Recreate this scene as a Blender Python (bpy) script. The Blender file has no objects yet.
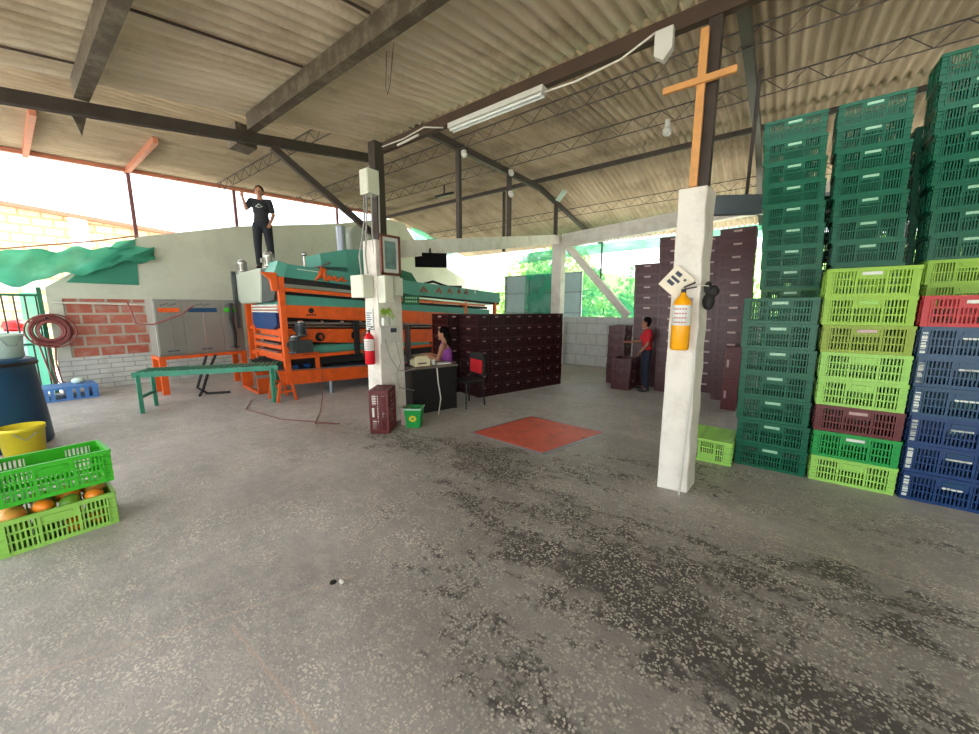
import bpy, bmesh, math, random
from mathutils import Vector, Matrix, Euler
random.seed(7)
SC = bpy.context.scene
COL = SC.collection
PI = math.pi
R = math.radians

# ------------------------------------------------------------------ materials
def lin(c):
    return tuple(((x/255.0)/12.92 if x/255.0 <= 0.04045 else ((x/255.0+0.055)/1.055)**2.4) for x in c) + (1.0,)

def mat(name, rgb, rough=0.5, metal=0.0, var=0.12, scale=6.0, bump=0.0, bscale=60.0, spec=None, dirt=None, dirt_scale=2.0, dirt_amt=0.5):
    m = bpy.data.materials.new(name); m.use_nodes = True
    nt = m.node_tree; N = nt.nodes; L = nt.links
    b = N['Principled BSDF']
    b.inputs['Roughness'].default_value = rough
    b.inputs['Metallic'].default_value = metal
    if spec is not None: b.inputs['Specular IOR Level'].default_value = spec
    tc = N.new('ShaderNodeTexCoord')
    no = N.new('ShaderNodeTexNoise'); no.inputs['Scale'].default_value = scale; no.inputs['Detail'].default_value = 5
    L.new(tc.outputs['Object'], no.inputs['Vector'])
    rp = N.new('ShaderNodeValToRGB')
    c = lin(rgb)
    rp.color_ramp.elements[0].position = 0.3; rp.color_ramp.elements[1].position = 0.7
    rp.color_ramp.elements[0].color = tuple(x*(1-var) for x in c[:3])+(1,)
    rp.color_ramp.elements[1].color = tuple(min(1, x*(1+var)) for x in c[:3])+(1,)
    L.new(no.outputs['Fac'], rp.inputs['Fac'])
    out = rp.outputs['Color']
    if dirt:
        n2 = N.new('ShaderNodeTexNoise'); n2.inputs['Scale'].default_value = dirt_scale; n2.inputs['Detail'].default_value = 8; n2.inputs['Roughness'].default_value = 0.7
        L.new(tc.outputs['Object'], n2.inputs['Vector'])
        r2 = N.new('ShaderNodeValToRGB'); r2.color_ramp.elements[0].position = 0.48; r2.color_ramp.elements[1].position = 0.72
        r2.color_ramp.elements[0].color = (0, 0, 0, 1); r2.color_ramp.elements[1].color = (dirt_amt,)*3+(1,)
        L.new(n2.outputs['Fac'], r2.inputs['Fac'])
        mx = N.new('ShaderNodeMixRGB'); L.new(r2.outputs['Color'], mx.inputs['Fac']); L.new(out, mx.inputs['Color1']); mx.inputs['Color2'].default_value = lin(dirt)
        out = mx.outputs['Color']
    L.new(out, b.inputs['Base Color'])
    if bump > 0:
        n3 = N.new('ShaderNodeTexNoise'); n3.inputs['Scale'].default_value = bscale; n3.inputs['Detail'].default_value = 4
        L.new(tc.outputs['Object'], n3.inputs['Vector'])
        bp = N.new('ShaderNodeBump'); bp.inputs['Strength'].default_value = bump; bp.inputs['Distance'].default_value = 0.01
        L.new(n3.outputs['Fac'], bp.inputs['Height']); L.new(bp.outputs['Normal'], b.inputs['Normal'])
    return m

M = {}
M['dgreen'] = mat('dark_green_plastic', (0, 90, 62), 0.36, var=0.1, scale=2, spec=0.35)
M['dgreen2'] = mat('forest_green_plastic', (4, 96, 40), 0.38, var=0.1, scale=2)
M['green'] = mat('green_plastic', (6, 150, 62), 0.4, var=0.08, scale=2)
M['bgreen'] = mat('bright_green_plastic', (62, 190, 40), 0.4, var=0.08, scale=2)
M['lime'] = mat('lime_plastic', (142, 190, 44), 0.42, var=0.08, scale=2)
M['pale'] = mat('pale_green_plastic', (150, 206, 92), 0.45, var=0.08, scale=2)
M['lime2'] = mat('yellow_green_plastic', (134, 162, 26), 0.42, var=0.08, scale=2)
M['blue'] = mat('blue_plastic', (0, 52, 104), 0.38, var=0.1, scale=2)
M['blue2'] = mat('teal_blue_plastic', (0, 64, 98), 0.38, var=0.1, scale=2)
M['red'] = mat('red_plastic', (186, 10, 14), 0.38, var=0.08, scale=2)
M['maroon'] = mat('maroon_plastic', (96, 32, 32), 0.36, var=0.12, scale=2)
M['maroon2'] = mat('brown_red_plastic', (74, 28, 30), 0.34, var=0.12, scale=2)
M['dmaroon'] = mat('dark_maroon_plastic', (46, 14, 16), 0.38, var=0.12, scale=2)
M['label'] = mat('pale_label', (216, 224, 212), 0.35, var=0.1, scale=40)
M['labelg'] = mat('faded_green_label', (150, 200, 168), 0.3, var=0.12, scale=40)
M['labeld'] = mat('dim_red_label', (142, 112, 106), 0.35, var=0.12, scale=40)
M['labelr'] = mat('faded_red_label', (186, 158, 152), 0.3, var=0.12, scale=40)
M['white'] = mat('white_paint', (205, 206, 196), 0.6, var=0.05, dirt=(150, 145, 130), dirt_scale=3, dirt_amt=0.35)
M['column'] = mat('white_column_plaster', (226, 223, 212), 0.75, var=0.05, bump=0.5, bscale=30, dirt=(150, 138, 118), dirt_scale=3.5, dirt_amt=0.4)
M['ink'] = mat('printed_ink', (50, 60, 75), 0.6)
M['inkr'] = mat('red_ink', (190, 50, 50), 0.6)
M['orange'] = mat('orange_paint', (222, 92, 26), 0.42, var=0.1, dirt=(120, 50, 25), dirt_scale=5, dirt_amt=0.4)
M['teal'] = mat('teal_paint', (74, 146, 130), 0.45, var=0.08, dirt=(50, 92, 86), dirt_scale=3, dirt_amt=0.3)
M['teal2'] = mat('light_teal_paint', (84, 158, 140), 0.45, var=0.08)
M['bench'] = mat('bench_green_paint', (52, 140, 112), 0.45, var=0.1, dirt=(40, 80, 70), dirt_scale=8, dirt_amt=0.4)
M['black'] = mat('black_plastic', (16, 16, 18), 0.45)
M['tvb'] = mat('screen_black', (8, 8, 9), 0.7, spec=0.1)
M['rubber'] = mat('dark_rubber', (26, 26, 26), 0.7)
M['steel'] = mat('brushed_steel', (168, 168, 160), 0.34, metal=0.85, var=0.08, scale=3)
M['cabsteel'] = mat('cabinet_steel', (140, 140, 132), 0.45, metal=0.45, var=0.1, scale=2)
M['tank'] = mat('grey_tank_paint', (168, 176, 160), 0.4, var=0.06, scale=2)
M['chrome'] = mat('worn_chrome', (190, 190, 190), 0.25, metal=0.9)
M['motor'] = mat('motor_grey', (76, 84, 84), 0.4, metal=0.5, dirt=(30, 32, 32), dirt_scale=8)
M['galv'] = mat('galvanised_sheet', (150, 158, 166), 0.35, metal=0.7, var=0.1, scale=2)
M['gatep'] = mat('gate_sheet_paint', (168, 190, 196), 0.55, var=0.06)
M['beam'] = mat('olive_beam_paint', (74, 65, 50), 0.6, var=0.12, scale=3, dirt=(150, 142, 120), dirt_scale=9, dirt_amt=0.45)
M['dbeam'] = mat('dark_beam_paint', (58, 50, 44), 0.6, var=0.15, scale=4, dirt=(90, 80, 66), dirt_scale=9, dirt_amt=0.3)
M['bbeam'] = mat('brown_beam_paint', (74, 58, 46), 0.6, var=0.15, scale=4)
M['rust'] = mat('red_oxide_paint', (166, 104, 80), 0.6, var=0.12)
M['post'] = mat('red_brown_post_paint', (116, 74, 74), 0.6, var=0.1)
M['wood'] = mat('cross_wood', (206, 150, 88), 0.55, var=0.12, scale=12)
M['netting'] = None
M['plate'] = mat('red_oxide_floor_plate', (212, 100, 78), 0.5, var=0.1, scale=2, dirt=(120, 70, 58), dirt_scale=5, dirt_amt=0.6, bump=0.2, bscale=60)
M['barrel'] = mat('navy_barrel_plastic', (16, 66, 98), 0.4, var=0.1)
M['yellow'] = mat('yellow_bucket_plastic', (216, 200, 40), 0.4, var=0.06)
M['wbucket'] = mat('pale_bucket_plastic', (196, 220, 205), 0.4, var=0.05)
M['hose'] = mat('maroon_hose', (128, 66, 62), 0.5)
M['pallet'] = mat('blue_pallet_plastic', (70, 124, 188), 0.5, var=0.12, dirt=(110, 120, 130), dirt_scale=9)
M['extr'] = mat('extinguisher_red', (214, 24, 40), 0.25, var=0.03)
M['exty'] = mat('extinguisher_yellow', (244, 170, 16), 0.3, var=0.04)
M['cream'] = mat('cream_paint_box', (214, 218, 200), 0.5, var=0.04)
M['frame'] = mat('brown_picture_frame', (112, 62, 44), 0.5)
M['picture'] = mat('pale_teal_print', (108, 140, 138), 0.4, var=0.35, scale=9)
M['mount'] = mat('white_mount', (214, 220, 214), 0.5)
M['signg'] = mat('green_sign', (24, 100, 70), 0.5)
M['plant'] = mat('yellow_green_leaf', (150, 190, 70), 0.5, var=0.2)
M['skin'] = mat('skin', (172, 122, 96), 0.5, var=0.05, spec=0.3)
M['skin2'] = mat('skin_deep', (150, 104, 82), 0.5, var=0.05, spec=0.3)
M['hair'] = mat('black_hair', (13, 10, 9), 0.85, var=0.2, spec=0.1)
M['tee'] = mat('black_cotton', (30, 33, 36), 0.85)
M['pants'] = mat('black_trouser_cloth', (22, 26, 32), 0.85)
M['purple'] = mat('purple_cotton', (168, 88, 190), 0.8)
M['redtee'] = mat('red_cotton', (196, 26, 38), 0.8)
M['jeans'] = mat('navy_denim', (26, 32, 50), 0.85)
M['eye'] = mat('dark_eye', (20, 14, 12), 0.3)
M['lip'] = mat('lip', (140, 70, 66), 0.5)
M['deskb'] = mat('black_desk_panel', (12, 12, 14), 0.5)
M['desktop'] = mat('grey_brown_desk_top', (110, 98, 84), 0.5)
M['printer'] = mat('cream_printer_plastic', (222, 216, 176), 0.5)
M['paper'] = mat('paper', (226, 218, 196), 0.7, var=0.05)
M['cable'] = mat('grey_cable', (150, 150, 145), 0.6)
M['wcable'] = mat('white_cable', (215, 212, 200), 0.6)
M['glass'] = mat('lamp_glass', (200, 225, 205), 0.2)
M['leafy'] = mat('hillside_foliage', (120, 165, 70), 0.9, var=0.35, scale=0.6, bump=1.0, bscale=3, dirt=(60, 110, 45), dirt_scale=1.2, dirt_amt=0.9)
M['earth'] = mat('outside_ground', (178, 174, 164), 0.9, var=0.1, scale=1)
M['pipe'] = mat('pale_pipe', (205, 202, 190), 0.5)
M['barkbush'] = mat('bush_foliage', (132, 176, 92), 0.9, var=0.4, scale=5, bump=1.0, bscale=8)
M['mango_g'] = mat('green_mango_skin', (92, 150, 42), 0.4, var=0.25, scale=9, dirt=(170, 170, 60), dirt_scale=7)
M['mango_o'] = mat('orange_fruit_skin', (240, 140, 28), 0.4, var=0.15, scale=9)
M['mango_y'] = mat('yellow_red_mango_skin', (222, 160, 70), 0.4, var=0.2, scale=9, dirt=(190, 80, 60), dirt_scale=7)

def two_sided_net():
    m = bpy.data.materials.new('green_shade_net'); m.use_nodes = True
    nt = m.node_tree; N = nt.nodes; L = nt.links
    for n in list(N): N.remove(n)
    o = N.new('ShaderNodeOutputMaterial'); mx = N.new('ShaderNodeMixShader'); ms = N.new('ShaderNodeMixShader')
    tr = N.new('ShaderNodeBsdfTransparent'); d = N.new('ShaderNodeBsdfDiffuse'); tl = N.new('ShaderNodeBsdfTranslucent')
    c = lin((40, 176, 134)); d.inputs['Color'].default_value = c; tl.inputs['Color'].default_value = c
    ms.inputs['Fac'].default_value = 0.5; L.new(d.outputs[0], ms.inputs[1]); L.new(tl.outputs[0], ms.inputs[2])
    tc = N.new('ShaderNodeTexCoord'); no = N.new('ShaderNodeTexNoise'); no.inputs['Scale'].default_value = 1.6; no.inputs['Detail'].default_value = 4
    L.new(tc.outputs['Object'], no.inputs['Vector'])
    mp = N.new('ShaderNodeMapRange'); mp.inputs['From Min'].default_value = 0.35; mp.inputs['From Max'].default_value = 0.65
    mp.inputs['To Min'].default_value = 0.35; mp.inputs['To Max'].default_value = 0.7
    L.new(no.outputs['Fac'], mp.inputs['Value']); L.new(mp.outputs['Result'], mx.inputs['Fac'])
    L.new(tr.outputs[0], mx.inputs[1]); L.new(ms.outputs[0], mx.inputs[2]); L.new(mx.outputs[0], o.inputs['Surface'])
    return m
M['net'] = two_sided_net()
def dense_net():
    m = M['net'].copy(); m.name = 'dense_green_net'
    for n in m.node_tree.nodes:
        if n.type == 'MAP_RANGE': n.inputs['To Min'].default_value = 0.8; n.inputs['To Max'].default_value = 0.97
        if n.type in ('BSDF_DIFFUSE', 'BSDF_TRANSLUCENT'): n.inputs['Color'].default_value = lin((104, 196, 166))
    return m
M['dnet'] = dense_net()

def floor_material():
    m = bpy.data.materials.new('worn_concrete_floor'); m.use_nodes = True
    nt = m.node_tree; N = nt.nodes; L = nt.links; b = N['Principled BSDF']
    tc = N.new('ShaderNodeTexCoord'); P = tc.outputs['Object']
    def noise(sc, det=6, rough=0.6, vec=P, dist=0.0):
        n = N.new('ShaderNodeTexNoise'); n.inputs['Scale'].default_value = sc; n.inputs['Detail'].default_value = det
        n.inputs['Roughness'].default_value = rough; n.inputs['Distortion'].default_value = dist
        L.new(vec, n.inputs['Vector']); return n.outputs['Fac']
    def ramp(v, a, bb, inv=False):
        r = N.new('ShaderNodeMapRange'); r.inputs['From Min'].default_value = a; r.inputs['From Max'].default_value = bb
        r.clamp = True
        if inv: r.inputs['To Min'].default_value = 1; r.inputs['To Max'].default_value = 0
        L.new(v, r.inputs['Value']); return r.outputs['Result']
    def math_(op, a, bb=None):
        n = N.new('ShaderNodeMath'); n.operation = op; n.use_clamp = False
        for i, v in enumerate((a, bb)):
            if v is None: continue
            if isinstance(v, (int, float)): n.inputs[i].default_value = v
            else: L.new(v, n.inputs[i])
        return n.outputs[0]
    def mix(f, c1, c2):
        n = N.new('ShaderNodeMixRGB')
        if isinstance(f, (int, float)): n.inputs['Fac'].default_value = f
        else: L.new(f, n.inputs['Fac'])
        for k, c in (('Color1', c1), ('Color2', c2)):
            if isinstance(c, tuple): n.inputs[k].default_value = c
            else: L.new(c, n.inputs[k])
        return n.outputs['Color']
    base = mix(ramp(noise(1.2, 8), 0.3, 0.7), lin((146, 143, 140)), lin((182, 179, 176)))
    base = mix(math_('MULTIPLY', ramp(noise(9, 8, 0.75), 0.45, 0.7), 0.5), base, lin((204, 198, 188)))
    # stain zones where crates were dragged (real wear marks of the floor)
    sx = N.new('ShaderNodeSeparateXYZ'); L.new(P, sx.inputs[0])
    zones = None
    for (cx, cy, rx, ry, ang, st) in [(-2.3, 3.0, 1.1, 0.6, 15, 0.95), (-1.9, 1.9, 0.8, 0.6, -20, 0.6), (-1.0, 2.3, 1.9, 1.0, -8, 0.85), (-0.3, 2.0, 1.5, 0.7, -12, 1.0), (0.4, 2.6, 1.4, 0.6, -5, 0.8), (-1.5, 3.2, 0.9, 0.7, 20, 0.8), (-3.4, 2.9, 1.8, 0.5, 15, 0.75), (-1.2, 1.3, 1.0, 0.45, -10, 0.7), (-0.2, 1.1, 0.8, 0.5, -20, 0.7), (-0.6, 4.0, 1.6, 0.6, 0, 0.6), (0.9, 3.6, 1.2, 0.45, -10, 0.5)]:
        a = R(ang)
        dx = math_('SUBTRACT', sx.outputs['X'], cx); dy = math_('SUBTRACT', sx.outputs['Y'], cy)
        u = math_('DIVIDE', math_('ADD', math_('MULTIPLY', dx, math.cos(a)), math_('MULTIPLY', dy, math.sin(a))), rx)
        v = math_('DIVIDE', math_('SUBTRACT', math_('MULTIPLY', dy, math.cos(a)), math_('MULTIPLY', dx, math.sin(a))), ry)
        r2 = math_('ADD', math_('MULTIPLY', u, u), math_('MULTIPLY', v, v))
        z = math_('MULTIPLY', ramp(r2, 0.1, 1.6, True), st)
        zones = z if zones is None else math_('MAXIMUM', zones, z)
    mp = N.new('ShaderNodeMapping'); mp.inputs['Rotation'].default_value = (0, 0, R(12)); mp.inputs['Scale'].default_value = (0.9, 2.2, 1)
    L.new(P, mp.inputs['Vector'])
    streak = noise(1.5, 10, 0.72, mp.outputs[0], 0.6)
    patch = noise(5.0, 9, 0.75)
    s = math_('ADD', math_('MULTIPLY', streak, 0.45), math_('ADD', math_('MULTIPLY', patch, 0.3), math_('MULTIPLY', noise(17, 8, 0.75), 0.25)))
    thr = math_('SUBTRACT', 0.62, math_('MULTIPLY', zones, 0.162))
    dark = math_('MULTIPLY', ramp(math_('SUBTRACT', s, thr), -0.01, 0.035), 1.0)
    # pale exposed aggregate flakes
    nd = N.new('ShaderNodeTexNoise'); nd.inputs['Scale'].default_value = 22; nd.inputs['Detail'].default_value = 3; L.new(P, nd.inputs['Vector'])
    vm = N.new('ShaderNodeVectorMath'); vm.operation = 'MULTIPLY_ADD'; L.new(nd.outputs['Color'], vm.inputs[0]); vm.inputs[1].default_value = (0.03, 0.03, 0.0); L.new(P, vm.inputs[2])
    mp3 = N.new('ShaderNodeMapping'); mp3.inputs['Scale'].default_value = (1, 1, 0); L.new(vm.outputs[0], mp3.inputs[0])
    vo = N.new('ShaderNodeTexVoronoi'); vo.inputs['Scale'].default_value = 72; L.new(mp3.outputs[0], vo.inputs['Vector'])
    vo2 = N.new('ShaderNodeTexVoronoi'); vo2.inputs['Scale'].default_value = 24; L.new(P, vo2.inputs['Vector'])
    sc_ = N.new('ShaderNodeSeparateColor'); L.new(vo.outputs['Color'], sc_.inputs[0])
    fl = math_('MULTIPLY', ramp(sc_.outputs[0], 0.36, 0.42), ramp(vo.outputs['Distance'], 0.4, 0.55, True))
    aggzone = ramp(math_('ADD', math_('MULTIPLY', streak, 0.5), math_('MULTIPLY', noise(1.1, 5), 0.5)), 0.44, 0.58)
    fl = math_('MULTIPLY', fl, math_('MAXIMUM', math_('ADD', 0.15, math_('MULTIPLY', aggzone, 0.85)), math_('MULTIPLY', zones, 0.8)))
    pit = math_('MULTIPLY', ramp(sc_.outputs[1], 0.68, 0.74), ramp(vo.outputs['Distance'], 0.3, 0.45, True))
    c = mix(math_('MULTIPLY', pit, math_('ADD', 0.25, math_('MULTIPLY', zones, 0.4))), base, lin((104, 98, 92)))
    c = mix(math_('MULTIPLY', zones, 0.7), c, lin((116, 110, 104)))
    c = mix(math_('MULTIPLY', dark, 0.85), c, lin((64, 61, 59)))
    c = mix(math_('MULTIPLY', math_('MULTIPLY', fl, ramp(noise(5, 8, 0.8), 0.42, 0.52)), 0.85), c, lin((226, 220, 206)))
    # two construction joints with a pale filler
    for (x0, y0, x1, y1, w) in [(-2.95, -1.15, -1.88, 1.12, 0.012), (-2.08, 0.52, 1.2, 0.6, 0.014), (-0.4, 3.12, 2.6, 3.0, 0.012)]:
        dx, dy = x1-x0, y1-y0; ln = math.hypot(dx, dy); nx, ny = -dy/ln, dx/ln
        dd = math_('ADD', math_('MULTIPLY', math_('SUBTRACT', sx.outputs['X'], x0), nx), math_('MULTIPLY', math_('SUBTRACT', sx.outputs['Y'], y0), ny))
        dd = math_('ADD', dd, math_('MULTIPLY', math_('SUBTRACT', noise(14, 3), 0.5), 0.03))
        al = math_('ADD', math_('MULTIPLY', math_('SUBTRACT', sx.outputs['X'], x0), dx/ln), math_('MULTIPLY', math_('SUBTRACT', sx.outputs['Y'], y0), dy/ln))
        inside = math_('MULTIPLY', math_('GREATER_THAN', al, 0.0), math_('LESS_THAN', al, ln))
        l_ = math_('MULTIPLY', ramp(math_('ABSOLUTE', dd), w*0.3, w*0.9, True), inside)
        c = mix(math_('MULTIPLY', l_, 0.55), c, lin((198, 178, 164)))
    L.new(c, b.inputs['Base Color'])
    rr = math_('SUBTRACT', 0.62, math_('MULTIPLY', ramp(noise(0.9, 5), 0.45, 0.65), 0.24))
    L.new(rr, b.inputs['Roughness'])
    bp = N.new('ShaderNodeBump'); bp.inputs['Strength'].default_value = 0.5; bp.inputs['Distance'].default_value = 0.006
    hh = math_('ADD', math_('MULTIPLY', fl, 0.4), math_('SUBTRACT', noise(30, 8, 0.7), math_('MULTIPLY', dark, 0.25)))
    L.new(hh, bp.inputs['Height']); L.new(bp.outputs['Normal'], b.inputs['Normal'])
    return m
M['floor'] = floor_material()

def roof_material(name, a, bcol, stain, gap=0.0):
    m = bpy.data.materials.new(name); m.use_nodes = True
    nt = m.node_tree; N = nt.nodes; L = nt.links; b = N['Principled BSDF']; b.inputs['Roughness'].default_value = 0.9
    b.inputs['Specular IOR Level'].default_value = 0.15
    tc = N.new('ShaderNodeTexCoord')
    mp = N.new('ShaderNodeMapping'); mp.inputs['Scale'].default_value = (3.5, 0.5, 1); L.new(tc.outputs['Object'], mp.inputs[0])
    n = N.new('ShaderNodeTexNoise'); n.inputs['Scale'].default_value = 1.2; n.inputs['Detail'].default_value = 9; n.inputs['Roughness'].default_value = 0.65; L.new(mp.outputs[0], n.inputs['Vector'])
    r = N.new('ShaderNodeValToRGB'); r.color_ramp.elements[0].position = 0.32; r.color_ramp.elements[1].position = 0.68
    r.color_ramp.elements[0].color = lin(a); r.color_ramp.elements[1].color = lin(bcol); L.new(n.outputs['Fac'], r.inputs[0])
    n2 = N.new('ShaderNodeTexNoise'); n2.inputs['Scale'].default_value = 0.9; n2.inputs['Detail'].default_value = 8; n2.inputs['Roughness'].default_value = 0.7; L.new(tc.outputs['Object'], n2.inputs['Vector'])
    r2 = N.new('ShaderNodeMapRange'); r2.inputs['From Min'].default_value = 0.52; r2.inputs['From Max'].default_value = 0.7; r2.inputs['To Max'].default_value = 0.7; L.new(n2.outputs['Fac'], r2.inputs['Value'])
    mx = N.new('ShaderNodeMixRGB'); L.new(r2.outputs[0], mx.inputs['Fac']); L.new(r.outputs[0], mx.inputs['Color1']); mx.inputs['Color2'].default_value = lin(stain)
    L.new(mx.outputs[0], b.inputs['Base Color'])
    return m
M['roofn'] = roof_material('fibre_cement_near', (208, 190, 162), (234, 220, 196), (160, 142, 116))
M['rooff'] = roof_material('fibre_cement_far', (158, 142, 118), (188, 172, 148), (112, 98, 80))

def brick_material(name, c1, c2, mortar, bw, bh, msz=0.02, axis='YZ', rough=0.85, bump=0.5, off=0.5):
    m = bpy.data.materials.new(name); m.use_nodes = True
    nt = m.node_tree; N = nt.nodes; L = nt.links; b = N['Principled BSDF']; b.inputs['Roughness'].default_value = rough
    tc = N.new('ShaderNodeTexCoord'); s = N.new('ShaderNodeSeparateXYZ'); L.new(tc.outputs['Object'], s.inputs[0])
    cb = N.new('ShaderNodeCombineXYZ'); L.new(s.outputs[axis[0]], cb.inputs['X']); L.new(s.outputs['Z'], cb.inputs['Y'])
    br = N.new('ShaderNodeTexBrick'); br.inputs['Scale'].default_value = 1.0; br.inputs['Brick Width'].default_value = bw; br.inputs['Row Height'].default_value = bh
    br.inputs['Mortar Size'].default_value = msz; br.inputs['Color1'].default_value = lin(c1); br.inputs['Color2'].default_value = lin(c2); br.inputs['Mortar'].default_value = lin(mortar)
    br.inputs['Mortar Smooth'].default_value = 0.2; br.offset = off
    L.new(cb.outputs[0], br.inputs['Vector'])
    n = N.new('ShaderNodeTexNoise'); n.inputs['Scale'].default_value = 7; n.inputs['Detail'].default_value = 8; L.new(tc.outputs['Object'], n.inputs['Vector'])
    r = N.new('ShaderNodeMapRange'); r.inputs['From Min'].default_value = 0.45; r.inputs['From Max'].default_value = 0.7; r.inputs['To Max'].default_value = 0.45; L.new(n.outputs['Fac'], r.inputs['Value'])
    mx = N.new('ShaderNodeMixRGB'); L.new(r.outputs[0], mx.inputs['Fac']); L.new(br.outputs['Color'], mx.inputs['Color1']); mx.inputs['Color2'].default_value = lin(mortar)
    L.new(mx.outputs[0], b.inputs['Base Color'])
    bp = N.new('ShaderNodeBump'); bp.inputs['Strength'].default_value = bump; bp.inputs['Distance'].default_value = 0.01; bp.invert = True
    L.new(br.outputs['Fac'], bp.inputs['Height']); L.new(bp.outputs['Normal'], b.inputs['Normal'])
    return m
M['redbrick'] = brick_material('red_hollow_brick', (168, 88, 70), (184, 112, 92), (176, 166, 150), 0.38, 0.215, 0.022)
M['whitebrick'] = brick_material('white_painted_brick', (206, 208, 200), (190, 194, 188), (158, 160, 154), 0.36, 0.1, 0.01)
M['whiteblock'] = brick_material('white_painted_block', (208, 212, 208), (200, 205, 202), (170, 176, 174), 0.6, 0.3, 0.012, axis='XZ')
M['yellowblock'] = brick_material('pale_yellow_block', (226, 212, 176), (214, 196, 156), (176, 154, 118), 0.42, 0.24, 0.03)
M['wallp'] = mat('grey_white_wall_paint', (196, 200, 182), 0.8, var=0.05, scale=1.2, dirt=(164, 164, 146), dirt_scale=1.5, dirt_amt=0.5)

# ------------------------------------------------------------------ mesh builder
class MB:
    def __init__(s): s.v = []; s.f = []; s.sm = []
    def add(s, vs, fs, smooth=False):
        o = len(s.v); s.v += [tuple(v) for v in vs]
        for f in fs: s.f.append(tuple(i+o for i in f)); s.sm.append(smooth)
        return s
    def box(s, x0, x1, y0, y1, z0, z1, mtx=None):
        vs = [(x, y, z) for x in (x0, x1) for y in (y0, y1) for z in (z0, z1)]
        if mtx is not None: vs = [tuple(mtx @ Vector(v)) for v in vs]
        return s.add(vs, [(0, 1, 3, 2), (4, 6, 7, 5), (0, 4, 5, 1), (2, 3, 7, 6), (0, 2, 6, 4), (1, 5, 7, 3)])
    def cbox(s, c, d, rot=(0, 0, 0)):
        m = Matrix.Translation(c) @ Euler(rot).to_matrix().to_4x4()
        return s.box(-d[0]/2, d[0]/2, -d[1]/2, d[1]/2, -d[2]/2, d[2]/2, m)
    def bar(s, p, q, w, h, up=(0, 0, 1)):
        p = Vector(p); q = Vector(q); d = (q-p); ln = d.length; d.normalize()
        u = Vector(up)
        if abs(d.dot(u)) > 0.98: u = Vector((0, 1, 0))
        x = d.cross(u).normalized(); z = x.cross(d).normalized()
        m = Matrix(((x.x, d.x, z.x, p.x), (x.y, d.y, z.y, p.y), (x.z, d.z, z.z, p.z), (0, 0, 0, 1)))
        return s.box(-w/2, w/2, 0, ln, -h/2, h/2, m)
    def tube(s, pts, r, n=8, cap=True):
        pts = [Vector(p) for p in pts]; rs = r if isinstance(r, (list, tuple)) else [r]*len(pts)
        rings = []; prev = None
        for i, p in enumerate(pts):
            d = (pts[min(i+1, len(pts)-1)]-pts[max(i-1, 0)]).normalized()
            u = prev if prev is not None else (Vector((0, 0, 1)) if abs(d.z) < 0.9 else Vector((1, 0, 0)))
            x = d.cross(u)
            if x.length < 1e-4: x = d.cross(Vector((0.3, 1, 0.2)))
            x.normalize(); y = x.cross(d).normalized(); prev = y
            rings.append([p + (x*math.cos(2*PI*k/n)+y*math.sin(2*PI*k/n))*rs[i] for k in range(n)])
        vs = [v for rg in rings for v in rg]; fs = []
        for i in range(len(pts)-1):
            for k in range(n):
                a = i*n+k; b = i*n+(k+1) % n; fs.append((a, b, b+n, a+n))
        s.add(vs, fs, True)
        if cap:
            s.add(rings[0], [tuple(range(n))[::-1]]); s.add(rings[-1], [tuple(range(n))])
        return s
    def cyl(s, p, q, r, n=16): return s.tube([p, q], r, n)
    def lathe(s, prof, n=24, c=(0, 0, 0), sx=1, sy=1):
        vs = []
        for (r, z) in prof:
            for k in range(n): vs.append((c[0]+r*sx*math.cos(2*PI*k/n), c[1]+r*sy*math.sin(2*PI*k/n), c[2]+z))
        fs = []
        for i in range(len(prof)-1):
            for k in range(n):
                a = i*n+k; b = i*n+(k+1) % n; fs.append((a, b, b+n, a+n))
        return s.add(vs, fs, True)
    def ball(s, c, r, n=12, m=8, mtx=None):
        r = r if isinstance(r, (tuple, list)) else (r, r, r)
        vs = [(0, 0, -1)]
        for i in range(1, m):
            t = PI*i/m
            for k in range(n): vs.append((math.sin(t)*math.cos(2*PI*k/n), math.sin(t)*math.sin(2*PI*k/n), -math.cos(t)))
        vs.append((0, 0, 1)); fs = []
        for k in range(n): fs.append((0, 1+(k+1) % n, 1+k))
        for i in range(m-2):
            for k in range(n):
                a = 1+i*n+k; b = 1+i*n+(k+1) % n; fs.append((a, b, b+n, a+n))
        l = len(vs)-1
        for k in range(n): fs.append((l, l-n+k, l-n+(k+1) % n))
        o = [Vector((v[0]*r[0], v[1]*r[1], v[2]*r[2])) for v in vs]
        if mtx is not None: o = [mtx @ v for v in o]
        return s.add([v+Vector(c) for v in o], fs, True)
    def prism(s, poly, d0, d1, axis='x'):
        n = len(poly)
        f = {'x': lambda a, b, d: (d, a, b), 'y': lambda a, b, d: (a, d, b), 'z': lambda a, b, d: (a, b, d)}[axis]
        vs = [f(a, b, d0) for a, b in poly]+[f(a, b, d1) for a, b in poly]
        fs = [tuple(range(n))[::-1], tuple(range(n, 2*n))]+[(i, (i+1) % n, n+(i+1) % n, n+i) for i in range(n)]
        return s.add(vs, fs)
    def mesh(s, name):
        me = bpy.data.meshes.new(name); me.from_pydata(s.v, [], s.f); me.update()
        for p, sm in zip(me.polygons, s.sm): p.use_smooth = sm
        bm = bmesh.new(); bm.from_mesh(me); bmesh.ops.recalc_face_normals(bm, faces=bm.faces); bm.to_mesh(me); bm.free()
        return me
    def build(s, name, m, parent=None, loc=None, rot=None, bevel=0):
        me = s.mesh(name)
        if m is not None: me.materials.append(m)
        o = bpy.data.objects.new(name, me); COL.objects.link(o)
        if parent is not None: o.parent = parent
        if loc is not None: o.location = loc
        if rot is not None: o.rotation_euler = rot
        if bevel:
            b = o.modifiers.new('bevel', 'BEVEL'); b.width = bevel; b.segments = 2; b.limit_method = 'ANGLE'
        return o

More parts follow.
